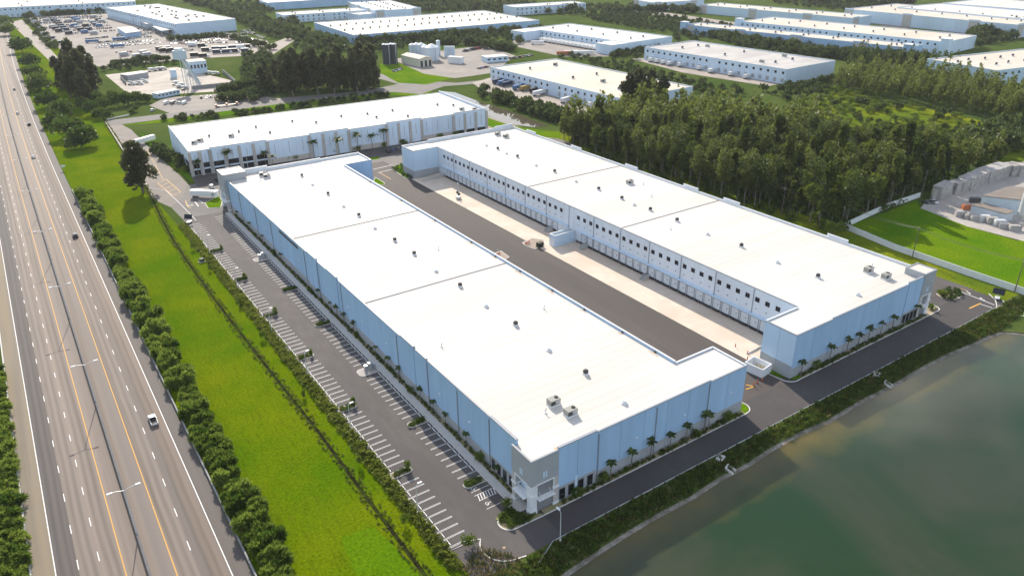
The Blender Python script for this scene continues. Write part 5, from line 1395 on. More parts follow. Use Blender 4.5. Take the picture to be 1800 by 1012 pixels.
# ------------------------------------------------------------------ utility poles and wires
def upole(px, py, h, label, rz=0.2):
    t = thing('utility_pole', label, 'pole', G(px,py), rz, 'utility poles')
    b = MB(); b.tube((0,0,0),(0,0,h),.22,.14,WOOD,8); b.obj('pole', t)
    b = MB(); b.box(-1.3,1.3,-.08,.08,h-.9,h-.72,WOOD); b.obj('cross_arm', t)
    for x in (-1.15,0,1.15):
        b = MB(); b.tube((x,0,h-.72 if x else h),(x,0,h-.42 if x else h+.3),.07,.05,LMETAL,6); b.obj('insulator', t)
    if 'transformer' in label:
        b = MB(); b.tube((.45,0,h-3.0),(.45,0,h-1.8),.32,.32,LMETAL,10); b.obj('transformer', t)
    return Vector(G(px,py)) + Vector((0,0,h-.4))
T1 = lambda x,y: (900+x/3.6, 250+y/3.6); T2 = lambda x,y: (1300+x/3.6, 250+y/3.6)
UP = [upole(1000,248,13.5,'utility pole at the left end of the wood'), upole(*T1(785,160),13.5,'utility pole in front of the wood, first past the left end'), upole(*T1(1040,235),13.5,'utility pole in front of the wood, second past the left end'),
      upole(*T1(1320,335),13.5,'utility pole in front of the wood, near the middle'), upole(*T1(1705,460),13.5,'utility pole in front of the wood, right of the middle'),
      upole(*T2(640,528),11,'utility pole with transformer at the corner of the boundary wall'), upole(*T2(1092,732),13.5,'utility pole standing inside the white wall by the grass field'), upole(*T2(1738,950),13.5,'utility pole at the right edge behind the solar sign')]
for px, py, l in ((*T2(665,506),'tall utility pole just behind the wall corner'),(*T2(930,428),'utility pole on the wood side of the white wall'),(*T2(1150,348),'utility pole where the white wall meets the gravel yard')): upole(px, py, 14, l)
WIREM = mat('wire', (.10,.10,.10), .5)
for i in range(len(UP)-1):
    p, q = UP[i], UP[i+1]; t = thing('power_line', f'sagging power lines, span {["one","two","three","four","five","six","seven"][i]} counted from the left end of the wood', 'power line', (0,0,0), 0, 'power lines')
    for dx in (-1.1,0,1.1):
        pts = []
        for k in range(9):
            f = k/8; v = p.lerp(q, f); v.z -= 4*1.3*f*(1-f); v.x += dx*.9; pts.append(v)
        b = MB(); b.path(pts, .04, WIREM, 4); b.obj('wire', t)

# ------------------------------------------------------------------ boundary wall round the field
def bwall(label, pts, h=2.6):
    t = thing('boundary_wall', label, 'wall', (0,0,0), 0, 'white boundary walls')
    for a, c in zip(pts[:-1], pts[1:]):
        n = max(1, round((Vector(c)-Vector(a)).length/6)); w = wall(t, a, c, h, TRIM, None, 0, n, cap=WCOP, th=.2, name='panel')
bwall('white panel wall between the warehouse drive and the grass field', [(216.8,-38.4),(216.8,8.6),(217.7,41.5),(222.3,67.7)])
bwall('white panel wall along the wood side of the grass field', [(222.6,68.2)] + pix((1555,368),(1617,347)), 2.6)

# ------------------------------------------------------------------ palms and trees on the site
PP = []
for x, y in ((490,90),(560,180),(605,225),(660,275),(730,340),(880,495),(955,585),(1037,655),(1190,805),(1280,895),(1378,975)): PP.append((450+x/4, 500+y/4))
for x, y in ((1480,100),(1740,300)): PP.append((450+x/4, 759+y/4))
for x, y in ((1520,480),(1590,560),(1690,640),(1780,760)): PP.append((x/3.6, 250+y/3.6))
ypal = sorted(G(*p).y for p in PP)
for i, y in enumerate(ypal):
    plant('young_palm', PALMS[i%3], f'young palm against the long west wall, number {i+1} from the lake end' if False else 'young slender palm planted against the long shaded west wall', 'palm', (.95, y, .1), 'palms along the west wall', R.uniform(.55,.75), rnd=R)
for y in (24,62,104,146,190): plant('bed_shrub', LIGHTS[int(y)%3], 'rounded dark shrub in the narrow bed along the west wall', 'shrub', (.9,y,.1), 'shrubs along the west wall', R.uniform(.35,.5), rnd=R)
SP = [(850+885/4,700+560/4),(850+1030/4,700+485/4),(850+1165/4,700+420/4),(850+1300/4,700+350/4),(850+1415/4,700+295/4),(850+1540/4,700+230/4),(1236,750)]
for i, p in enumerate(sorted(G(*p).x for p in SP)):
    plant('young_palm', PALMS[i%3], f'young palm below the near blue wall, {ordn[i]} from the entrance tower', 'palm', (p, -1.0, .1), 'palms along the near wall', R.uniform(.8,.95), rnd=R)
for i, x in enumerate((13.2,21.2,53.5,67)): plant('bed_shrub', PALMB[i%2] if False else LIGHTS[i%3], f'leafy shrub below the near blue wall, {ordn[i]} from the entrance tower', 'shrub', (x,-.95,.1), 'shrubs along the near wall', R.uniform(.5,.65), rnd=R)
NPx = [(1480+x/3.953, 430+y/3.953) for x, y in ((8,750),(100,720),(180,690),(260,645),(340,605),(500,525))] + [(1350+x/4,450+y/4) for x,y in ((215,840),(425,745))]
for i, p in enumerate(sorted(G(*p).x for p in NPx)):
    plant('young_palm', PALMS[i%3], f'staked young palm below the blue end wall of the dock warehouse, {(ordn+["eighth"])[i]} from the left', 'palm', (p, 1.6, .1), 'palms along the right-hand end wall', R.uniform(.85,1.0), rnd=R)
for i, (px,py) in enumerate(((1432,645),(1590,541),(1640,545),(1655,520))): plant('bed_shrub', LIGHTS[i%3], ['round shrub below the blue end wall near its left corner','shrub below the dark windows of the blue end wall','bright shrub beside the kerb at the right end tower','shrub behind the right end tower'][i], 'shrub', G(px,py), None, .55, rnd=R)
merge('tower_planting', [(R.choice(SHRUB)[1], (x,y,.11), R.uniform(0,6.28), R.uniform(.5,.9)) for x,y in scatter([(-7.2,3.4),(-2.2,4.8),(-2.2,2.0),(1.0,-.6),(-1.5,-1.5),(-6.2,-.9)], .6, R)], 'dark planting on the rounded corner in front of the entrance tower', 'planting')
merge('wall_planting', [(R.choice(SHRUB)[1], (x,y,.1), R.uniform(0,6.28), R.uniform(.4,.75)) for x,y in scatter([(8,-1.6),(73,-1.6),(73,-.6),(8,-.6)], .75, R) + scatter([(103,1.0),(172,1.0),(172,2.2),(103,2.2)], .75, R) + scatter([(.5,9),(1.5,9),(1.5,248),(.5,248)], .85, R)], 'dark low planting along the feet of the warehouse walls', 'planting')
for px, py, l, s in ((450+1490/4,759+790/4,'small leafy tree at the tip of the corner planting',.62),(450+1755/4,759+520/4,'small palm-like plant beside the tower bays',.5)):
    plant('young_tree', LIGHTS[1], l, 'tree', G(px,py), None, s, rnd=R)
for i, y in enumerate((14,40,78,120,150,188,215)):
    plant('young_tree', LIGHTS[i%3], 'thin young tree on the grass strip between ditch and car park hedge', 'tree', (-25.6+R.uniform(-1,1), y, 0), 'young trees on the grass strip', (.32,.32,.7), rnd=R)
for i, y in enumerate(IL): plant('young_tree', LIGHTS[i%3], 'spindly young tree on a narrow car park island', 'tree', (-16.4, y, .15), 'island saplings', (.28,.28,.6), rnd=R)
# palms and shrubs in front of the office warehouse
PC = [(468,293),(482,300),(519,278),(545,272),(553,278),(560,272),(597,276),(630,268),(655,262),(663,258),(676,258),(740,238),(765,230),(770,225),(790,232),(815,222),(828,218),(405,302),(350,310),(392,300)]
for i, (px,py) in enumerate(PC):
    plant('feather_palm', PALMB[i%2], 'mature feather palm in the car park before the office warehouse', 'palm', G(px,py), 'palms before the office warehouse', R.uniform(1.0,1.45), rnd=R)
for i in range(40):
    f = R.random(); px = 395+430*f; py = 292-62*f+R.uniform(-3,8)
    tag(link('garden_shrub', R.choice(LIGHTS)[1], None, G(px,py), R.uniform(0,6), R.uniform(.4,.8)), 'garden shrub in the frontage of the office warehouse', 'shrub', 'shrubs before the office warehouse')
for i in range(26):
    f = R.random(); px = 268+72*f; py = 262+46*f+R.uniform(-5,5)
    tag(link('garden_shrub', R.choice(LIGHTS+FARS)[1], None, G(px,py), R.uniform(0,6), R.uniform(.45,.9)), 'garden shrub beside the west end of the office warehouse', 'shrub', 'shrubs west of the office warehouse')
# ------------------------------------------------------------------ vehicles
def carpaint(n, c): return mat('car_paint_'+n, c, .3, spec=.5, coat=.4)
CPAINT = {'white': carpaint('white',(.75,.75,.74)), 'black': carpaint('black',(.02,.02,.022)), 'silver': carpaint('silver',(.42,.43,.45)), 'grey': carpaint('grey',(.16,.165,.17)),
          'red': carpaint('red',(.35,.03,.025)), 'blue': carpaint('blue',(.05,.12,.30)), 'tan': carpaint('tan',(.40,.33,.24))}
LIGHTR = mat('tail_lamp', (.45,.02,.02), .3); LIGHTW = mat('head_lamp', (.8,.8,.78), .2)
def wheelmeshes(r=.34, w=.24):
    b = MB(); b.tube((0,-w/2,0),(0,w/2,0),r,r,BLACK,14); ty = b.mesh('tyre')
    b = MB(); b.tube((0,-w/2-.01,0),(0,w/2+.01,0),r*.6,r*.6,METAL,10); return ty, b.mesh('rim')
WT, WR = wheelmeshes(); TWT, TWR = wheelmeshes(.5,.5)
def carparts(kind, paint):
    P = CPAINT[paint]; L, W = (5.4,1.95) if kind == 'pickup' else ((4.8,1.85) if kind != 'suv' else (4.8,1.95)); h = L/2
    b = MB()
    if kind == 'sedan':
        b.extr([(-h,.35),(-h,.85),(-h+.15,.98),(-1.35,1.02),(1.05,1.0),(h-.2,.82),(h,.7),(h,.32)], -W/2, W/2, P, .08, .8); cab = [(-1.75,1.0),(-1.05,1.45),(.25,1.47),(1.15,1.0)]; roof = (-1.0,.22,1.46)
    elif kind == 'suv':
        b.extr([(-h,.4),(-h,.95),(-h+.05,1.1),(1.0,1.1),(h-.25,1.0),(h,.8),(h,.38)], -W/2, W/2, P, .06, .95); cab = [(-h+.12,1.1),(-h+.35,1.72),(.35,1.76),(1.15,1.1)]; roof = (-h+.36,.34,1.75)
    else:
        b.extr([(-h,.45),(-h,1.05),(1.1,1.1),(h-.3,1.08),(h,.9),(h,.42)], -W/2, W/2, P, .05, 1.0); cab = [(-.6,1.1),(-.45,1.78),(.65,1.8),(1.35,1.1)]; roof = (-.44,.64,1.79)
    body = b.mesh('body')
    b = MB(); b.extr(cab, -W/2+.1, W/2-.1, GLASS, .16, 1.3); glass = b.mesh('cabin_glass')
    b = MB(); b.box(roof[0]-.05, roof[1]+.05, -W/2+.24, W/2-.24, roof[2]-.01, roof[2]+.05, P); rf = b.mesh('roof_panel')
    extra = None
    if kind == 'pickup':
        b = MB(); b.box(-h+.12,-.65,-W/2+.18,W/2-.18,1.051,1.09,BLACK); extra = b.mesh('load_bed')
    b = MB()
    tl = MB(); tl.box(-h-.02,-h+.05,-.13,.13,-.08,.08,LIGHTR); hl = MB(); hl.box(h-.08,h+.015,-.16,.16,-.07,.07,LIGHTW)
    return body, glass, rf, extra, tl.mesh('tail_lamp'), hl.mesh('headlight'), L, W
CK = {}
def parts_of(kind, paint):
    if (kind,paint) not in CK: CK[(kind,paint)] = carparts(kind, paint)
    return CK[(kind,paint)]
def car(kind, paint, loc, rz, label, group=None):
    body, glass, rf, extra, tl, hl, L, W = parts_of(kind, paint)
    t = thing('car' if kind != 'pickup' else 'pickup_truck', label, 'car' if kind != 'pickup' else 'pickup', loc, rz, group)
    bo = link('body', body, t); link('cabin_glass', glass, t); link('roof_panel', rf, t)
    if extra: link('load_bed', extra, t)
    for s in (-1,1):
        link('tail_lamp', tl, t, (0, s*(W/2-.25), .82)); link('headlight', hl, t, (0, s*(W/2-.32), .72))
        for x in (-L*.3, L*.3):
            w = link('wheel', None, t, (x, s*(W/2-.1), .34)); link('tyre', WT, w); link('rim', WR, w)
    return t
def lowcar(kind, paint):
    """same car as one small mesh for far car parks"""
    def f():
        b = MB(); W = 1.85; P = CPAINT[paint]
        if kind == 'van': b.extr([(-2.9,.4),(-2.9,2.3),(1.7,2.35),(2.4,1.3),(3.0,1.1),(3.0,.4)], -1,1,P,.08,1.5); b.box(1.55,2.2,-.85,.85,1.5,2.1,GLASS)
        else:
            b.extr([(-2.3,.35),(-2.3,.95),(-1.2,1.02),(1.05,1.0),(2.3,.75),(2.3,.35)], -W/2, W/2, P); z = 1.72 if kind == 'suv' else 1.46
            b.extr([(-1.9 if kind == 'suv' else -1.6,1.0),(-1.6 if kind == 'suv' else -.95,z),(.3,z),(1.1,1.0)], -.8,.8,GLASS,.12,1.2); b.box(-1.5 if kind == 'suv' else -.95,.3,-.66,.66,z-.01,z+.05,P)
        for x in (-1.45,1.45):
            for s in (-1,1): b.tube((x,s*.95,.33),(x,s*.7,.33),.33,.33,BLACK,8)
        return b.mesh('car')
    return shared(('low',kind,paint), f)
UPY = math.pi/2
def lane(px, py, x=None):
    v = G(px,py); return (x if x is not None else v.x, v.y, .05)
car('pickup','white', lane(267,742,-65.9), UPY, 'white pickup with black load bed in the outer motorway lane, nearest the camera')
car('suv','black', lane(132,416,-66.2), UPY, 'dark car with bright roof alone on the motorway beside the shrub row')
car('sedan','white', lane(63,277,-70.8), UPY, 'white car on the motorway just above the start of the shrub row')
car('suv','black', lane(53,220,-66.2), UPY, 'black car leading the white one on the upper motorway')
car('sedan','white', lane(35,200,-70.6), UPY, 'white car on the inner lane of the upper motorway')
car('sedan','grey', lane(30,158,-66.4), UPY, 'small grey car farthest up the motorway')

def boxmesh(ma, L=14.6, W=2.6, H=2.8, z=1.15):
    def f():
        b = MB(); b.box(-L/2,L/2,-W/2,W/2,z,z+H,ma)
        for k in range(1,12): x = -L/2+L*k/12; b.box(x-.03,x+.03,-W/2-.025,-W/2-.001,z+.1,z+H-.1,ma); b.box(x-.03,x+.03,W/2+.001,W/2+.025,z+.1,z+H-.1,ma)
        b.box(-L/2-.02,-L/2-.001,-.04,.04,z+.1,z+H-.1,DMETAL)
        return b.mesh('cargo_box')
    return shared(('box',ma.name,L,W,H,z), f)
def trailermeshes():
    def f():
        b = MB(); b.box(-7.2,7.2,-.5,-.35,.95,1.148,DMETAL); b.box(-7.2,7.2,.35,.5,.95,1.148,DMETAL)
        for x in (-6,-5,4.2): b.box(x-.08,x+.08,-1.1,1.1,.7,.95,DMETAL)
        return b.mesh('chassis')
    def g():
        b = MB(); b.box(-.1,.1,-.95,-.8,.1,1.0,METAL); b.box(-.1,.1,.8,.95,.1,1.0,METAL); return b.mesh('landing_gear')
    return shared('chassis', f), shared('lgear', g)
TRP = {n: mat('trailer_'+n, c, .45, .04, .8) for n, c in dict(white=(.74,.75,.75), navy=(.03,.05,.10), blue=(.06,.16,.33), gold=(.40,.27,.08), black=(.03,.03,.035), grey=(.38,.39,.41), orange=(.48,.16,.07)).items()}
def trailer(paint, loc, rz, label, group='trailers', tractor=None, s=1.0):
    t = thing('semi_trailer', label, 'trailer', loc, rz, group)
    link('cargo_box', boxmesh(TRP[paint]), t); ch, lg = trailermeshes(); link('chassis', ch, t); link('landing_gear', lg, t, (4.4,0,0))
    for x in (-6.0,-4.8):
        for sd in (-1,1): w = link('wheel', None, t, (x, sd*1.0, .5)); link('tyre', TWT, w); link('rim', TWR, w)
    if tractor:
        def f():
            P = CPAINT[tractor]; b = MB(); b.extr([(6.2,.9),(6.2,3.6),(7.6,3.7),(8.6,2.7),(8.9,1.9),(10.4,1.75),(10.6,.7),(6.2,.7)], -1.2,1.2,P,.1,2.8); b.box(8.2,8.75,-1.0,1.0,2.0,2.6,GLASS); return b.mesh('tractor_cab')
        tr = thing('tractor_unit', 'tractor cab coupled to the ' + label, 'truck', loc, rz, 'tractor units')
        if len(tr['label'].split()) > 16: tr['label'] = ' '.join(tr['label'].split()[:16])
        link('tractor_cab', shared(('cab',tractor), f), tr, (1.6,0,0))
        b_ = shared('tframe', lambda: MB().box(5.2,8,-.45,.45,.75,1.05,DMETAL).mesh('frame')); link('frame', b_, tr, (1.6,0,0))
        for x in (7.6,11.2):
            for sd in (-1,1): w = link('wheel', None, tr, (x, sd*1.0, .5)); link('tyre', TWT, w); link('rim', TWR, w)
    return t
def px_trailer(paint, a, c, label, **k):
    p, q = G(*a), G(*c); d = q-p; m_ = (p+q)/2; m_.z = .06
    return trailer(paint, m_, math.atan2(d.y,d.x), label, **k)
p, q = G(331,346), G(400,349); d = (q-p).normalized()
LT = trailer('white', p + d*9.5 + Vector((0,0,.05)), math.atan2(d.y,d.x), 'white semi-trailer on the cross road behind the front warehouse corner')
b = MB(); b.face([(-.9,-1.331,1.5),(.9,-1.331,1.5),(0,-1.331,2.7)], DMETAL); b.face([(-.2,-1.334,1.5),(.2,-1.334,1.5),(0,-1.334,1.9)], TRP['white']); b.obj('company_emblem', LT, (5.2,0,.3))
px_trailer('white', (236,258), (276,246), 'white semi-trailer parked at the west end of the office warehouse', tractor=None)
# flat-top truck on the far carriageway, cut by the left edge
BT = thing('box_truck', 'grey box truck cut off by the left photo edge on the motorway', 'truck', (-91.9, G(2,318).y, .05), -UPY)
link('cargo_box', boxmesh(TRP['grey'], 9, 2.5, 2.7, 1.0), BT)
b = MB(); b.extr([(4.6,.6),(4.6,2.6),(5.6,2.6),(6.4,1.7),(6.6,.6)], -1.15,1.15,CPAINT['black'],.08,1.8); b.obj('cab', BT)
for x in (-3,5.4):
    for sd in (-1,1): w = link('wheel', None, BT, (x, sd*1.0, .5)); link('tyre', TWT, w); link('rim', TWR, w)
# trailers at the tan-roofed warehouse
T6 = lambda x,y: (830+x/5.953, 100+y/5.953)
for col, a, c, l, tr in (('navy',(213,292),(345,262),'dark trailer at the far left dock of the tan-streaked warehouse',None),('blue',(268,308),(392,275),'blue-grey trailer second from left at the tan-streaked warehouse',None),
    ('navy',(300,320),(455,290),'dark navy trailer third from left at the tan-streaked warehouse',None),('blue',(430,356),(548,325),'blue trailer beside the gold one at the docks',None),
    ('gold',(505,362),(640,335),'gold-brown trailer at the docks of the tan-streaked warehouse',None),('black',(600,388),(725,352),'black trailer between the gold and white ones',None),
    ('white',(630,418),(775,385),'large white trailer right of the black one at the docks',None),('white',(905,498),(1075,450),'white trailer with dark tractor near the middle docks','black'),
    ('white',(1190,602),(1375,548),'white trailer with tractor at the right-hand docks by the wood','white'),('white',(1230,530),(1340,505),'white trailer behind the right-hand one by the wood',None),
    ('navy',(665,528),(785,570),'dark blue trailer parked along the canal bank',None)):
    px_trailer(col, T6(*a), T6(*c), l, tractor=tr)
OC = thing('shipping_container', 'orange shipping container beside the canal bank trees', 'container', G(*T6(612,520)), .5)
link('cargo_box', boxmesh(TRP['orange'], 6.1, 2.4, 2.6, .08), OC)
b = MB(); b.box(-3.09,-3.071,-1.1,1.1,.2,2.5,DMETAL); b.obj('door', OC)
T9 = lambda x,y: (900+x/3.6, y/3.6)
for i, (a, c) in enumerate((((865,395),(935,388)),((900,402),(975,392)),((935,412),(1010,398)),((975,420),(1040,405)),((1032,430),(1130,412)),((1165,450),(1235,432)),((1232,468),(1310,450)),((1362,487),(1440,470)),((1452,505),(1545,487)))):
    px_trailer('white', T9(*a), T9(*c), f'white trailer at the grey-roofed warehouse docks, {(ordn+["eighth","ninth"])[i]} from the left', tractor='black' if i in (7,) else None)
RV = random.Random(31)
T8 = lambda x,y: (880+x/6, 30+y/6)
for i in range(15):
    f = i/14; x = 420+600*f; y = 262+96*f
    px_trailer('white', T8(x,y), T8(x+70,y-14), 'white truck trailer in the crowded yard of the grey-bay warehouse', group='trailers in the crowded yard')
for i, (x,y,c) in enumerate(((335,292,'white'),(690,395,'white'),(780,402,'white'),(860,400,'white'),(610,405,'orange'))):
    px_trailer(c, T8(x,y), T8(x+105,y-2), ['white trailer parked alone left of the crowded yard','white trailer in the row outside the yard, first','white trailer in the row outside the yard, middle','white trailer in the row outside the yard, last','orange trailer end beside the outer row'][i])
# far car parks
PN = ['white','white','white','silver','grey','black','black','red','blue','tan']
CARQ = []
def rowcars(label, a, c, n, turn=0.0, kinds=('sedan','suv','suv'), paints=PN, jit=.5, skip=.12):
    p, q = G(*a), G(*c); d = q-p; base = math.atan2(d.y,d.x) + turn
    for i in range(n):
        if RV.random() < skip: continue
        v = p.lerp(q, (i+.5)/n) + Vector((RV.uniform(-jit,jit), RV.uniform(-jit,jit), .06)); k = RV.choice(kinds)
        CARQ.append((lowcar(k, RV.choice(paints)), v, base + RV.choice((0,math.pi)) + RV.uniform(-.04,.04), label, k))
Z1 = lambda x,y: (x/7.2, y/7.2); Z2 = lambda x,y: (200+x/7.2, y/7.2)
for lab, a, c, n in (('van or car in the back row of the far depot lot',Z1(470,235),Z1(1300,215),20),('car in the second row of the white car block',Z1(1240,545),Z1(1700,505),18),):
    rowcars(lab, a, c, n, UPY)
for j, (a, c, n) in enumerate(((Z1(1250,572),Z2(560,505),24),(Z1(1210,610),Z2(600,545),26),(Z1(1230,585),Z2(480,520),16),(Z2(180,490),Z2(480,470),12))):
    rowcars(f'white fleet car in the packed block beside the casuarina, {ordn[j]} row', a, c, n, UPY, paints=['white','white','white','silver'], skip=.05)
for j, (a, c, n) in enumerate(((Z2(770,440),Z2(1450,470),26),(Z2(760,530),Z2(1000,590),9),(Z2(860,480),Z2(1300,500),16),(Z2(1320,450),Z2(1780,430),18),(Z2(1600,400),Z2(1790,390),8))):
    rowcars(f'car in the staff lot before the distribution warehouse, {ordn[j]} row', a, c, n, UPY)
VB = {}
def boxvan(paint):
    return shared(('boxvan',paint), lambda: (lambda b: (b.box(-4.5,2.2,-1.25,1.25,.9,3.6,TRP[paint]), b.extr([(2.25,.5),(2.25,2.5),(3.2,2.5),(4.0,1.5),(4.2,.5)],-1.1,1.1,CPAINT['white'],.05,1.6), b.box(-4.3,2.2,-.9,.9,.4,.9,BLACK), b.mesh('box_truck'))[-1])(MB()))
def rowtrucks(label, spots, T, rz, paints):
    for i, (x,y) in enumerate(spots):
        v = G(*T(x,y)); v.z = .06; tag(link('parked_truck', boxvan(RV.choice(paints)), None, v, rz+RV.uniform(-.05,.05), 1.25), label, 'truck', label)
rowtrucks('dark trailer in the left half of the far depot lot', [(600,275),(700,275),(740,295),(765,320),(790,345),(815,370),(850,395),(890,440),(760,410),(720,380),(690,355),(545,385),(480,335),(450,300),(580,450),(440,270)], Z1, .3, ['navy','black','grey','white'])
rowtrucks('dark trailer in the right half of the far depot lot', [(885,285),(960,245),(990,270),(1020,298),(955,340),(1000,370),(1040,395),(1085,425),(1140,390),(1200,440),(1100,345),(1190,300),(1230,330),(1270,345),(1260,270),(1200,230),(1300,290)], Z1, .3, ['navy','black','blue','grey'])
for i, (x,y) in enumerate(((620,505),(800,560),(1170,545),(1510,515),(1490,605))):
    v = G(*Z1(x,y)); v.z = .06; trailer('blue' if i > 1 else 'navy', v, -.25, ['dark trailer at the corner of the depot lot','long blue trailer left of the casuarina top','long blue trailer right of the casuarina top','pale blue trailer at the head of the white fleet cars','blue trailer in front of the white fleet cars'][i])
rowtrucks('black truck in the row beside the concrete works', [(1180,655),(1310,640),(1400,640),(1520,625),(1620,620),(1700,612),(1320,680),(1440,675),(1540,668),(1680,665),(1040,720),(1150,730),(1010,590),(1130,600)], Z2, -.3, ['black','navy','white'])
rowtrucks('small dark vehicle scattered on the open lot', [(145,712),(310,735),(395,690),(440,715),(640,660),(725,660),(600,640),(690,635)], Z2, .3, ['black','grey'])
rowcars('car along the edge of the open lot', Z2(20,670), Z2(420,655), 9, UPY, paints=['white','red','white'])
for j, (a, c, n) in enumerate((((300,78),(345,74),16),((352,72),(400,68),16),((150,70),(190,66),12),((405,62),(440,72),14),((440,58),(468,70),10))):
    rowcars(f'parked car in the outer lots beyond the concrete works, {ordn[j]} strip', a, c, n, UPY, skip=.08)
for j, (a, c) in enumerate((((62,34),(180,30)),((70,42),(175,37)),((80,50),(182,44)))):
    rowcars(f'van in the depot lot behind the casuarina clump, {ordn[j]} line', a, c, 20, UPY, kinds=('van','van','suv'), paints=['white','grey','black','blue'], skip=.15)
# cars before the office warehouse
for i, (px,py,c) in enumerate(((545,292,'white'),(624,280,'black'),(632,279,'black'),(682,268,'black'),(690,265,'blue'),(700,264,'grey'),(718,262,'silver'),(404,313,'silver'),(380,318,'black'),(372,330,'white'),(480,305,'white'),(742,252,'black'),(570,285,'grey'))):
    v = G(px,py); v.z = .07
    t = car(('sedan','suv')[i%2], c, v, crz+UPY+.02, f'{c} car in the palm-lined car park, number {i+1} in view' if False else f'{c} {("sedan","high car")[i%2]} in the palm-lined car park before the office warehouse', 'cars before the office warehouse')
# ------------------------------------------------------------------ works, yards and small site things
# concrete works: inclined conveyor, batching house, tanks, trucks
CWP = thing('conveyor_tower', 'tall silvery inclined conveyor tower of the concrete works', 'conveyor', (0,0,0))
p0, p1 = Vector(G(352,152)), Vector(G(330,128)); p1 = Vector(G(316,100, 27)); p1.z = 27
b = MB(); dd = (p1-p0); sd = Vector((dd.y,-dd.x,0)).normalized()*1.8
STEEL = mat('pale_blue_steel', (.50,.60,.66), .5, .06, .3)
for s in (1,-1): b.tube(p0+sd*s, p1+sd*s, .28,.28,STEEL,6)
for s in (1,-1): b.tube(p0+sd*s+Vector((0,0,2.6)), p1+sd*s+Vector((0,0,2.6)), .28,.28,STEEL,6)
for k in range(17):
    f = k/16; q = p0.lerp(p1,f)
    for s in (1,-1):
        b.tube(q+sd*s, q+sd*s+Vector((0,0,2.6)), .14,.14,STEEL,4)
        if k < 16: b.tube(q+sd*s, p0.lerp(p1,(k+1)/16)+sd*s+Vector((0,0,2.6)), .12,.12,STEEL,4)
b.obj('truss', CWP)
b = MB(); n_ = sd.normalized(); b.face([p0+sd+Vector((0,0,.6)), p0-sd+Vector((0,0,.6)), p1-sd+Vector((0,0,.6)), p1+sd+Vector((0,0,.6))], TRIM); b.face([p0+sd+Vector((0,0,2.7)), p1+sd+Vector((0,0,2.7)), p1-sd+Vector((0,0,2.7)), p0-sd+Vector((0,0,2.7))], STEEL); b.obj('belt_cover', CWP)
b = MB(); b.box(-4,4,-4,4,-2,5,STEEL); b.box(-2.5,2.5,-2.5,2.5,5.002,7,TRIM); b.obj('head_house', CWP, p1, .4)
b = MB()
for f in (.35,.7,.97):
    q = p0.lerp(p1,f)
    for s in (1,-1): b.tube((q.x+sd.x*s,q.y+sd.y*s,0), tuple(q+sd*s), .3,.3,STEEL,6); 
b.obj('trestle', CWP)
def block(name, label, cat, pxa, pxb, depth, h, wm, rm, openings=0, gable=False, group=None, z=.04, ma_open=GLASS):
    """building whose front runs between two photo ground points"""
    p, q = G(*pxa), G(*pxb); d = q-p; L = d.length; rz = math.atan2(d.y,d.x)
    t = thing(name, label, cat, (p.x,p.y,0), rz, group)
    b = MB(); b.box(0,L,0,depth,z,h,wm); b.obj('wall', t)
    b = MB()
    if gable: b.extr([(-.3,h+.002),(L+.3,h+.002),(L/2,h+max(1.5,L*.12))], -.3, depth+.3, rm)
    else: b.box(-.25,L+.25,-.25,depth+.25,h+.002,h+.3,rm)
    b.obj('roof', t)
    for k in range(openings):
        w = L/openings*.55; x = L/openings*(k+.5); b = MB(); b.box(x-w/2,x+w/2,-.06,.05,.1 if ma_open is DMETAL else h*.45,h*.75,ma_open); b.obj('door' if ma_open is DMETAL else 'window', t)
    return t
block('batching_house', 'white batching house with dark window openings at the concrete works', 'building', (336,131), (366,128), 16, 11, PALEBLUE, ROOF_TAN, 5)
block('works_shed', 'low white shed beside the yard of the concrete works', 'building', (226,142), (262,136), 12, 4.5, GREY, ROOF)
block('works_cabin', 'small grey cabin at the foot of the conveyor tower', 'building', (303,138), (312,137), 6, 7, PALEBLUE, ROOF)
block('works_office', 'long pale office trailer below the concrete works', 'building', (278,174), (317,166), 7, 3.8, PALEBLUE, ROOF, 6)
bb_ = [G(350,156), G(420,149)]
for a, c, l in (((338,158),(418,150),'dark retaining wall along the front of the works yard'),((418,150),(392,128),'low tan wall at the right of the works yard'),((212,138),(222,150),'dark fence on the left of the works shed')):
    t = thing('yard_wall', l, 'wall', (0,0,0), 0, 'yard walls'); wall(t, tuple(G(*a)[:2]), tuple(G(*c)[:2]), 3.2, DGREY, None, 0, cap=None, th=.3)
def tank(label, px, py, r, h, ma, group, cone=True):
    t = thing('storage_tank', label, 'tank', G(px,py), 0, group)
    b = MB(); b.tube((0,0,.05),(0,0,h),r,r,ma,18,False); b.obj('shell', t, smooth=False)
    b = MB(); b.tube((0,0,h),(0,0,h+(r*.45 if cone else .2)),r,r*.15 if cone else r,TRIM,18); b.obj('dome', t)
    b = MB(); b.box(-.3,.3,-r-.3,-r-.2,.1,h,METAL)
    for k in range(int(h/1.2)): b.box(-.3,.3,-r-.22,-r-.12,.6+k*1.2,.72+k*1.2,METAL)
    b.obj('ladder', t); return t
SIL = mat('silo_dark', (.055,.06,.075), .6, .05, .2)
for i, x in enumerate((678,683.5,689.5,695)):
    tank(f'tall dark silo, {ordn[i]} from the left in the row of four', x, 113-i*.4+.8*(i%2), 2.6, 19, SIL, 'dark silos')
TKW = mat('tank_pale', (.55,.64,.72), .5, .05, .2)
for i, (x,y,r,h) in enumerate(((725,94,3.5,9),(733,95,4,10),(741,97,4,11),(748,98,5,9),(760,106,7,13),(771,98,2.2,15))):
    tank(['pale tank at the left of the group behind the metal hall','pale tank second in the group behind the metal hall','tall pale tank in the middle of the group behind the hall','broad pale tank just behind the metal hall','largest pale tank right of the metal hall roof','thin tall standpipe tank beside the yard'][i], x, y, r, h, TKW, 'pale tanks')
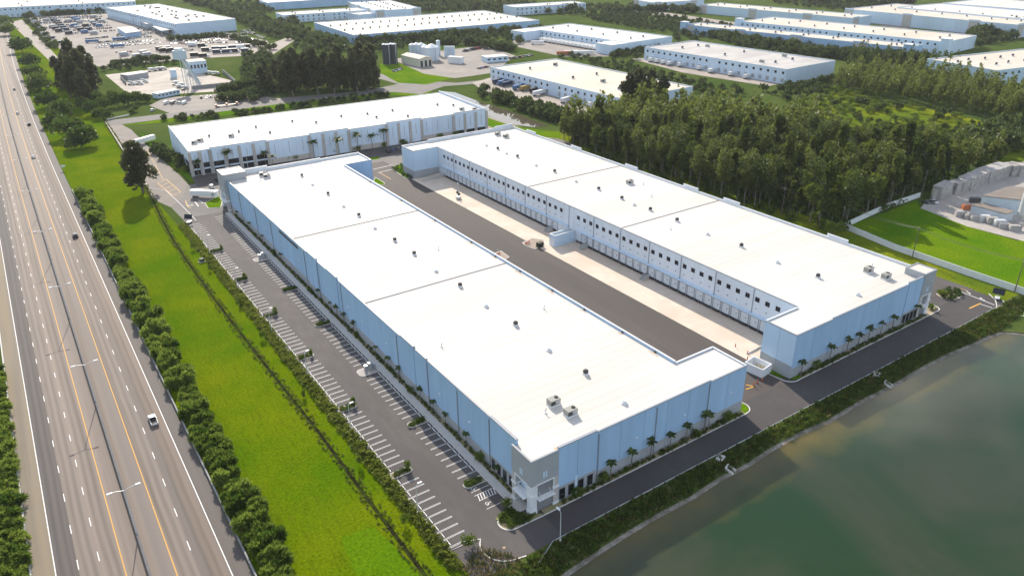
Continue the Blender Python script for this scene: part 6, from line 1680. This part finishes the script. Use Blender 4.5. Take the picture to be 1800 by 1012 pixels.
block('metal_hall', 'cream metal hall with three dark openings beside the silos', 'building', (738,119), (760,116), 34, 8, mat('cream_cladding',(.60,.58,.48),.7,.05,.3), ROOF_TAN, 3, True, ma_open=DMETAL)
block('site_container', 'large white container block in the works yard', 'container', (787,111), (810,113), 6, 6, TRIM, ROOF)
for i in range(6):
    v = G(783+i*3.1, 101); b = MB(); b.box(-1.2,1.2,-.5,.5,.05,11,TKW); b.box(-1.25,1.25,-.55,.55,11.002,11.2,TRIM); o = b.obj('panel_silo', None, v, .4); tag(o, f'upright blue panel, {ordn[i]} from the left behind the white container', 'panel', 'upright panels')
block('yard_building', 'small flat pale building behind the tan-streaked warehouse', 'building', (855,111), (893,108), 14, 5, PALEBLUE, ROOF, 4)
rowcars('truck or car parked at the back of the works yard', (812,92), (845,86), 8, UPY, kinds=('van','suv'))
rowcars('car behind the pale building near the tan-streaked warehouse', (895,104), (935,98), 14, UPY, skip=.05)
rowcars('car in the hedged lot below the silos', (692,127), (706,122), 4, UPY)
rowcars('car at the corner lot beside the tan-streaked warehouse', (840,122), (860,118), 5, UPY)
T3 = lambda x,y: (180+x/7.2, 80+y/7.2)
MIXD = mat('mixer_drum', (.55,.57,.58), .5, .1, .6)
def mixer_mesh():
    b = MB(); b.box(-3.5,3.5,-.5,.5,.7,1.0,DMETAL); b.tube((-3.2,0,2.9),(1.6,0,2.1),.7,1.25,MIXD,12); b.tube((1.6,0,2.1),(2.2,0,2.0),1.25,.6,MIXD,12)
    b.extr([(2.3,.6),(2.3,2.6),(3.3,2.6),(3.8,1.7),(4.3,1.5),(4.3,.6)],-1.15,1.15,CPAINT['white'],.05,1.8)
    for x in (-2.6,-1.4,3.2):
        for s in (-1,1): b.tube((x,s*1.15,.5),(x,s*.8,.5),.5,.5,BLACK,10)
    return b.mesh('mixer_truck')
MX = mixer_mesh()
for i, (x,y,a) in enumerate(((370,500,-.9),(465,495,-.9),(530,470,-.9),(930,500,.6),(990,520,.6),(960,545,.6),(1180,430,1.4),(1210,460,1.4),(1350,370,.1),(1430,375,.1),(620,330,.3),(700,320,.3),(760,315,.3),(1040,560,.6))):
    v = G(*T3(x,y)); v.z = .07; tag(link('mixer_truck', MX, None, v, a), 'concrete mixer truck parked in the concrete works yard', 'truck', 'mixer trucks')
rowcars('pickup or car on the forecourt below the concrete works', T3(780,740), T3(1060,740), 6, UPY, kinds=('suv','van'), paints=['white','white','grey'])
rowcars('vehicle under the trees right of the forecourt', T3(1230,670), T3(1760,640), 9, UPY, kinds=('suv','van'), paints=['white','white','black'])
v = G(*T3(640,830)); car('suv','white', Vector((v.x,v.y,.06)), .9, 'white truck-like car at the lane edge below the leafy trees')
FB = thing('flatbed_trailer', 'long flatbed trailer with orange ends parked on the lane verge', 'trailer', G(*T3(1580,770)), math.atan2(*(lambda a:(a.y,a.x))(G(*T3(1760,745))-G(*T3(1430,785)))))
b = MB(); b.box(-9,9,-1.2,1.2,1.0,1.25,DMETAL); b.obj('deck', FB)
for x in (-8.2,-.2,7.6): b = MB(); b.box(x-.7,x+.7,-1.0,1.0,1.252,2.4,TRP['orange']); b.obj('load', FB)
for x in (-7.6,-6.4,6.4):
    for s in (-1,1): w = link('wheel', None, FB, (x,s*.9,.5)); link('tyre', TWT, w); link('rim', TWR, w)
p, q = G(*T3(60,945)), G(*T3(340,888)); dv = q-p
CB = thing('traffic_barrier', 'low concrete barrier with a yellow block closing the lane end', 'barrier', p, math.atan2(dv.y,dv.x))
for k in range(6): b = MB(); b.extr([(0,0),(0,.9),(0,.9)],0,.1,KERB) if False else b.box(k*dv.length/6+.05,(k+1)*dv.length/6-.05,-.3,.3,.05,.95,KERB); b.obj('block', CB)

# gravel yard on the right
BLK = mat('block_pallet', (.42,.40,.385), .9, .15, .5, (.33,.31,.29), .4)
T7 = lambda x,y: (1550+x/6.748, 270+y/6.748)
stk = [((590,545),(660,548),2.5,8),((665,555),(700,560),2.5,9),((700,560),(830,490),5,11),((870,490),(940,470),5,10),((945,465),(1030,455),5,10),((1040,450),(1260,345),7,10),((1270,350),(1530,265),8,10),((1535,280),(1620,270),7,10),((1630,280),(1687,262),8,10)]
for i, (a, c, dp, hh) in enumerate(stk):
    p, q = G(*T7(*a)), G(*T7(*c)); d = q-p; L = d.length; nx = max(1, round(L/3.4)); hh *= .62
    t = thing('block_stack', f'pile of palletised concrete blocks along the wood edge, {(ordn+["eighth","ninth"])[i]} from the left', 'block stack', (p.x,p.y,0), math.atan2(d.y,d.x), 'block stacks')
    for k in range(nx):
        for z in range(4):
            w = L/nx; key = ('pal', round(w,2), dp, round(hh,2))
            pm = shared(key, lambda: MB().box(.06,w-.06,.05,dp-.05,.04,hh/4-.03,BLK).mesh('block_pallet'))
            link('block_pallet', pm, t, (k*w, RV.uniform(-.15,.15), z*hh/4))
BHM = mat('yard_shed_wall', (.55,.62,.68), .8, .06, .3); BHR = mat('yard_shed_roof', (.22,.19,.165), .9, .1, .3)
def pbuild(name, label, pts, h, wm, rm):
    t = thing(name, label, 'building', (0,0,0)); P_ = [tuple(G(*T7(*p), h)[:2]) for p in pts]
    b = MB(); b.prism(P_, .03, h, wm); b.obj('wall', t)
    cx = sum(p[0] for p in P_)/len(P_); cy = sum(p[1] for p in P_)/len(P_)
    b = MB(); b.prism([(cx+(p[0]-cx)*1.02, cy+(p[1]-cy)*1.02) for p in P_], h+.002, h+.35, rm); b.obj('roof', t); return t
pbuild('yard_shed', 'blue-white yard shed with brown flat roof at the right edge', [(1195,505),(1690,560),(1900,420),(1500,395)], 7.5, BHM, BHR)
po = pbuild('yard_office', 'low blue-white yard office with brown roof in front of the shed', [(1065,615),(1480,722),(1570,690),(1180,585)], 4.0, BHM, BHR)
for i, (x,y) in enumerate(((1075,690),(1140,728),(1190,715),(1430,790))):
    v = G(*T7(x,y)); v.z = 1.6; b = MB(); b.box(-.7,.7,-.1,.1,-.8,.8,GLASS); b.obj('window', po, v, -.75)
YS = thing('yard_silo', 'tall pale silo tower on legs at the right photo edge', 'silo', G(*T7(1640,840)), 0)
b = MB(); b.tube((0,0,5),(0,0,20),2.2,2.2,LMETAL,16); b.tube((0,0,2.5),(0,0,5),.5,2.2,LMETAL,16); b.obj('shell', YS)
for s in ((-1.7,-1.7),(1.7,-1.7),(-1.7,1.7),(1.7,1.7)): b = MB(); b.tube((*s,0),(*s,6),.2,.2,METAL,6); b.obj('leg', YS)
for i, (x,y,c,h) in enumerate(((930,745,BLK,2.2),(1040,770,BLK,1.6),(1110,790,BLK,1.8),(1210,800,LMETAL,2.4),(1300,830,BLK,2.6),(1390,860,LMETAL,2.6),(1440,880,BLK,1.8),(1570,910,BLK,2.0),(1010,660,TRP['orange'],1.8),(1100,580,DMETAL,2.2))):
    v = G(*T7(x,y)); b = MB(); b.box(-2.4,2.4,-1.2,1.2,.03,h,c); b.box(-2.2,2.0,-1.0,1.1,h+.002,h+.5,c); o = b.obj('yard_pallet', None, v, -.75)
    tag(o, f'stacked material on the yard edge by the field, {(ordn+["eighth","ninth","tenth"])[i]} along', 'stack', 'yard material')
rowcars('car parked at the corner of the gravel yard', T7(520,590), T7(640,580), 3, UPY, kinds=('sedan',), paints=['white','grey'], skip=0)

# site small things
def solar_sign(label, px, py, rz):
    t = thing('solar_sign_trailer', label, 'sign', G(px,py), rz, 'solar message trailers')
    b = MB(); b.box(-1.2,1.2,-.8,.8,.55,.85,LMETAL); b.box(-2.4,-1.2,-.06,.06,.6,.72,LMETAL); b.obj('trailer_frame', t)
    for s in (-1,1): w = link('wheel', None, t, (0,s*.95,.34)); link('tyre', WT, w); link('rim', WR, w)
    b = MB(); b.tube((0,0,.85),(0,0,2.6),.09,.09,LMETAL,8); b.obj('mast', t)
    b = MB(); b.box(-.08,.08,-1.9,1.9,-1.1,1.1,DMETAL); o = b.obj('panel', t, (0,0,3.2)); o.rotation_euler = (0,rad(-25),0)
    b = MB(); b.box(.082,.10,-1.8,1.8,-1.0,1.0,GLASS); b.obj('panel_face', o)
    return t
solar_sign('dark solar message panel on a trailer at the right-hand road junction', 1752, 526, rad(200))
solar_sign('dark solar message panel on a trailer at the north-west car park entrance', 333, 392, rad(230))
LT2 = thing('light_tower', 'mobile solar light tower standing on the concrete apron', 'light tower', G(806,350), .6)
b = MB(); b.box(-1.4,1.4,-.9,.9,.5,1.5,LMETAL); b.obj('trailer_body', LT2)
b = MB(); b.tube((0,0,1.5),(0,0,8.2),.1,.06,LMETAL,8); b.obj('mast', LT2)
b = MB(); b.box(-.5,.5,-.2,.2,8.202,8.55,TRIM); b.obj('lamp_head', LT2)
for s, z in ((-.5,2.6),(.5,3.6)): b = MB(); b.box(-1.2,1.2,-.05,.05,-.6,.6,DMETAL); o = b.obj('solar_panel', LT2, (0,s*.8,z)); o.rotation_euler = (rad(-40),0,0)
for s in (-1,1): w = link('wheel', None, LT2, (0,s*1.0,.34)); link('tyre', WT, w); link('rim', WR, w)
v = G(949,434); GN = thing('generator', 'dark green generator box on the island before the refuse enclosure', 'generator', v, .1)
b = MB(); b.box(-1.3,1.3,-1.0,1.0,.2,2.2,mat('generator_green',(.035,.05,.03),.6)); b.obj('housing', GN); b = MB(); b.box(-1.1,1.1,-1.04,-1.001,.5,1.9,BLACK); b.obj('grille', GN); b = MB(); b.tube((.7,0,2.2),(.7,0,2.9),.08,.08,METAL,6); b.obj('exhaust', GN)
RED = mat('hydrant_red', (.42,.03,.025), .5)
def valve(label, px, py, n):
    v = G(px,py); t = thing('fire_valve', label, 'fire valve', v, .3, 'red fire valves')
    for k in range(n):
        b = MB(); b.tube((k*.9-.9,0,.17),(k*.9-.9,0,1.25),.13,.13,RED,8); b.tube((k*.9-1.15,0,1.0),(k*.9-.65,0,1.0),.09,.09,RED,8); b.obj('riser', t)
    b = MB(); b.tube((-1.1,0,.7),(n*.9-1.6,0,.7),.1,.1,RED,8); b.obj('manifold', t)
    b = MB(); b.tube((.2,.5,.17),(.2,.5,2.6),.05,.05,METAL,6); b.box(-.05,.45,.44,.49,2.1,2.6,TRIM); b.obj('sign_post', t)
valve('red fire valve pipes on the island before the refuse enclosure', 926, 430, 4); valve('red fire valve pipes on the island beside the front warehouse roof', 876, 449, 3)
for i, y in enumerate(PL):
    t = thing('utility_cabinet', ['grey utility cabinet group on the nearer paved island','grey utility cabinet group on the further paved island'][i], 'cabinet', (-4.6,y,.17), 0, 'utility cabinets')
    for k, (x,yy,w,h) in enumerate(((-.8,.3,.9,1.9),(.7,.5,1.1,2.3),(1.9,.2,.7,1.5))):
        b = MB(); b.box(x-w/2,x+w/2,yy-.5,yy+.5,0,h,METAL); b.box(x-w/2-.05,x+w/2+.05,yy-.55,yy+.55,h+.002,h+.07,METAL); c_ = b.obj('cabinet', t); b = MB(); b.box(x-w/2+.08,x+w/2-.08,yy-.53,yy-.502,.2,h-.2,GREY); b.obj('door', c_)
SK = thing('open_skip', 'open white walled bin with yellow posts beside the dock warehouse corner', 'enclosure', G(1331,652), rad(8))
for (x0,x1,y0,y1) in ((-2.6,2.6,-3.2,-2.9),(-2.6,-2.3,-2.89,2.89),(2.3,2.6,-2.89,2.89),(-2.6,2.6,2.9,3.2)):
    b = MB(); b.box(x0,x1,y0,y1,.05,3.0,TRIM); b.obj('side_wall', SK)
b = MB(); b.box(-2.29,2.29,-2.89,2.89,.05,.12,CONCW); b.obj('floor', SK)
for y in (-1,.2,1.4): b = MB(); b.tube((1.9,y,.12),(1.9,y,1.4),.14,.14,mat('bollard_yellow',(.65,.42,.03),.6),8); b.obj('bollard', SK)
for i, (px,py) in enumerate(((900+1570/4,500+440/4),(900+1655/4,500+490/4),(900+1655/4,500+530/4),(900+1725/4,500+695/4),(900+1757/4,500+680/4),(900+1700/4,500+715/4))):
    v = G(px,py); b = MB(); b.tube((0,0,.03),(0,0,1.3),.14,.14,RED if i < 3 else ORANGE,8); b.tube((0,0,1.3),(0,0,1.42),.14,.04,RED if i < 3 else ORANGE,8)
    if i >= 3: b.box(-.3,.3,-.3,.3,.032,.1,BLACK)
    o = b.obj('bollard' if i < 3 else 'traffic_cone', None, v); tag(o, ['red bollard at the end of the upper ramp wall','red bollard at the end of the lower ramp wall','red bollard next to the open white bin','orange marker left of the road middle between the warehouses','orange marker right of the road middle between the warehouses','orange marker at the striped paint by the near warehouse'][i], 'bollard' if i < 3 else 'marker', 'bollards and markers')
UB = thing('utility_box', 'small dark green utility box on the grass strip by the ditch', 'utility box', G(355,460), .2)
b = MB(); b.box(-.9,.9,-.8,.8,.02,1.5,mat('box_green',(.06,.085,.05),.7)); b.obj('housing', UB); b = MB(); b.box(-1.2,1.2,-1.1,1.1,.015,.15,KERB); b.obj('pad', UB)
for p_, l in (((1285,712),'square drain grate in the road between the warehouses'),((317,760),'black drain grate in the motorway shoulder beside the barrier')):
    v = G(*p_); b = MB(); b.box(-.7,.7,-.45,.45,.034,.062,DMETAL)
    for k in range(5): b.box(-.6+k*.26,-.5+k*.26,-.4,.4,.0625,.075,BLACK)
    tag(b.obj('drain_grate', None, v), l, 'drain grate', 'drain grates')
tagm = G(886,993); 
b = MB(); b.tube((0,0,.05),(0,0,.07),.35,.35,mat('manhole_rust',(.42,.30,.20),.8),14); tag(b.obj('manhole_cover', None, G(886,962)), 'round rusty manhole cover on the asphalt near the bottom corner', 'manhole')
b = MB(); b.box(-.9,.9,-.6,.6,0,.02,mat('tactile_yellow',(.62,.40,.04),.8)); tag(b.obj('tactile_pad', None, (-1.0,11.9,.175)), 'yellow tactile pad on the pavement by the accessible bays', 'tactile pad')
SG = thing('road_sign', 'small green and white road sign behind the motorway barrier near the shrubs', 'sign', G(113,300), 0)
b = MB(); b.tube((0,0,0),(0,0,3.2),.06,.06,METAL,6); b.obj('post', SG); b = MB(); b.box(-1.0,1.0,-.04,.0,2.2,3.4,TRIM); b.obj('plate', SG)
vp = G(130,214); VP = thing('lamp_pole', 'thin dark pole standing on the verge between the trees', 'pole', vp, 0)
b = MB(); b.tube((0,0,0),(0,0,13),.16,.1,DMETAL,8); b.obj('pole', VP); b = MB(); b.box(-.3,1.2,-.15,.15,12.9,13.1,DMETAL); b.obj('arm', VP)

# loading canopies and sheds beside the distribution warehouse
def canopy(label, pts, h, wm=None):
    t = thing('loading_canopy', label, 'canopy', (0,0,0), 0, 'loading canopies'); P_ = [Vector(G(200+x/7.2, y/7.2, h)) for x, y in pts]
    cx = sum((p for p in P_), Vector())/4
    b = MB(); b.prism([(p.x,p.y) for p in P_], h-.6, h, TRIM, ROOF, True); b.obj('roof', t)
    for p in P_:
        q = p.lerp(cx, .06); b = MB(); b.box(-.4,.4,-.4,.4,.05,h-.602,METAL); b.obj('post', t, (q.x,q.y,0))
    if wm:
        b = MB(); b.prism([tuple(p.lerp(cx,.04)[:2]) for p in P_], .05, h-.61, wm); b.obj('wall', t)
canopy('large white canopy over dark loading bays beside the distribution warehouse', [(80,145),(250,130),(425,205),(240,232)], 9)
canopy('smaller white canopy next below the large one', [(325,262),(500,240),(600,285),(410,305)], 8)
canopy('lowest white canopy at the near corner of the distribution warehouse', [(490,335),(620,318),(740,375),(600,390)], 7)
canopy('white roofed service building left of the canopies', [(40,350),(230,340),(340,395),(150,420)], 7, BLUE)
for j, (a, c, n) in enumerate((((700,430),(1300,425),26),((640,470),(760,520),7),((1000,470),(1600,440),24),((1100,520),(1500,500),14),((620,630),(1000,640),12),((1650,400),(1790,440),8))):
    rowcars(f'car among the trees of the outer staff lot, {ordn[j]} line', Z2(*a), Z2(*c), n, UPY, skip=.1)

# denser rows in the far lots; the nearest 295 are things of their own, the rest one mass
for j in range(7):
    rowcars('parked car in the rows of the wide far lot', (60+9*j, 33+4.6*j), (178+4*j, 27+4.6*j), 26, UPY, skip=.2)
for j in range(5):
    rowcars('parked car in the rows beside the service building', (196+8*j, 66-3.5*j), (262+12*j, 62-3.0*j), 18, UPY, paints=['white','white','silver','grey'], skip=.15)
for j in range(4):
    rowcars('parked car in the rows before the distribution warehouse', (310+6*j, 66+3.6*j), (430+8*j, 60+5.0*j), 26, UPY, skip=.15)
CARQ.sort(key=lambda c: (c[1]-CAM).length)
for i, (me, v, rz, lab, k) in enumerate(CARQ):
    if i < 295: tag(link('parked_car' if k != 'van' else 'parked_van', me, None, v, rz), lab, 'car' if k != 'van' else 'van', lab)
merge('far_parked_cars', [(me, v, rz, 1.0) for me, v, rz, lab, k in CARQ[295:]], 'mass of tiny parked cars filling the far left lots', 'cars')
# ------------------------------------------------------------------ thin summer haze
HZ = bpy.data.materials.new('haze_air'); HZ.use_nodes = True; t_ = HZ.node_tree; t_.nodes.clear()
ho = t_.nodes.new('ShaderNodeOutputMaterial'); hv = t_.nodes.new('ShaderNodeVolumePrincipled')
hv.inputs['Color'].default_value = (.93,.96,1,1); hv.inputs['Density'].default_value = .000042; hv.inputs['Anisotropy'].default_value = .2
t_.links.new(hv.outputs[0], ho.inputs['Volume'])
b = MB(); b.box(-2600,5200,-1200,5200,-12,150,HZ); stuff(b.obj('haze'))
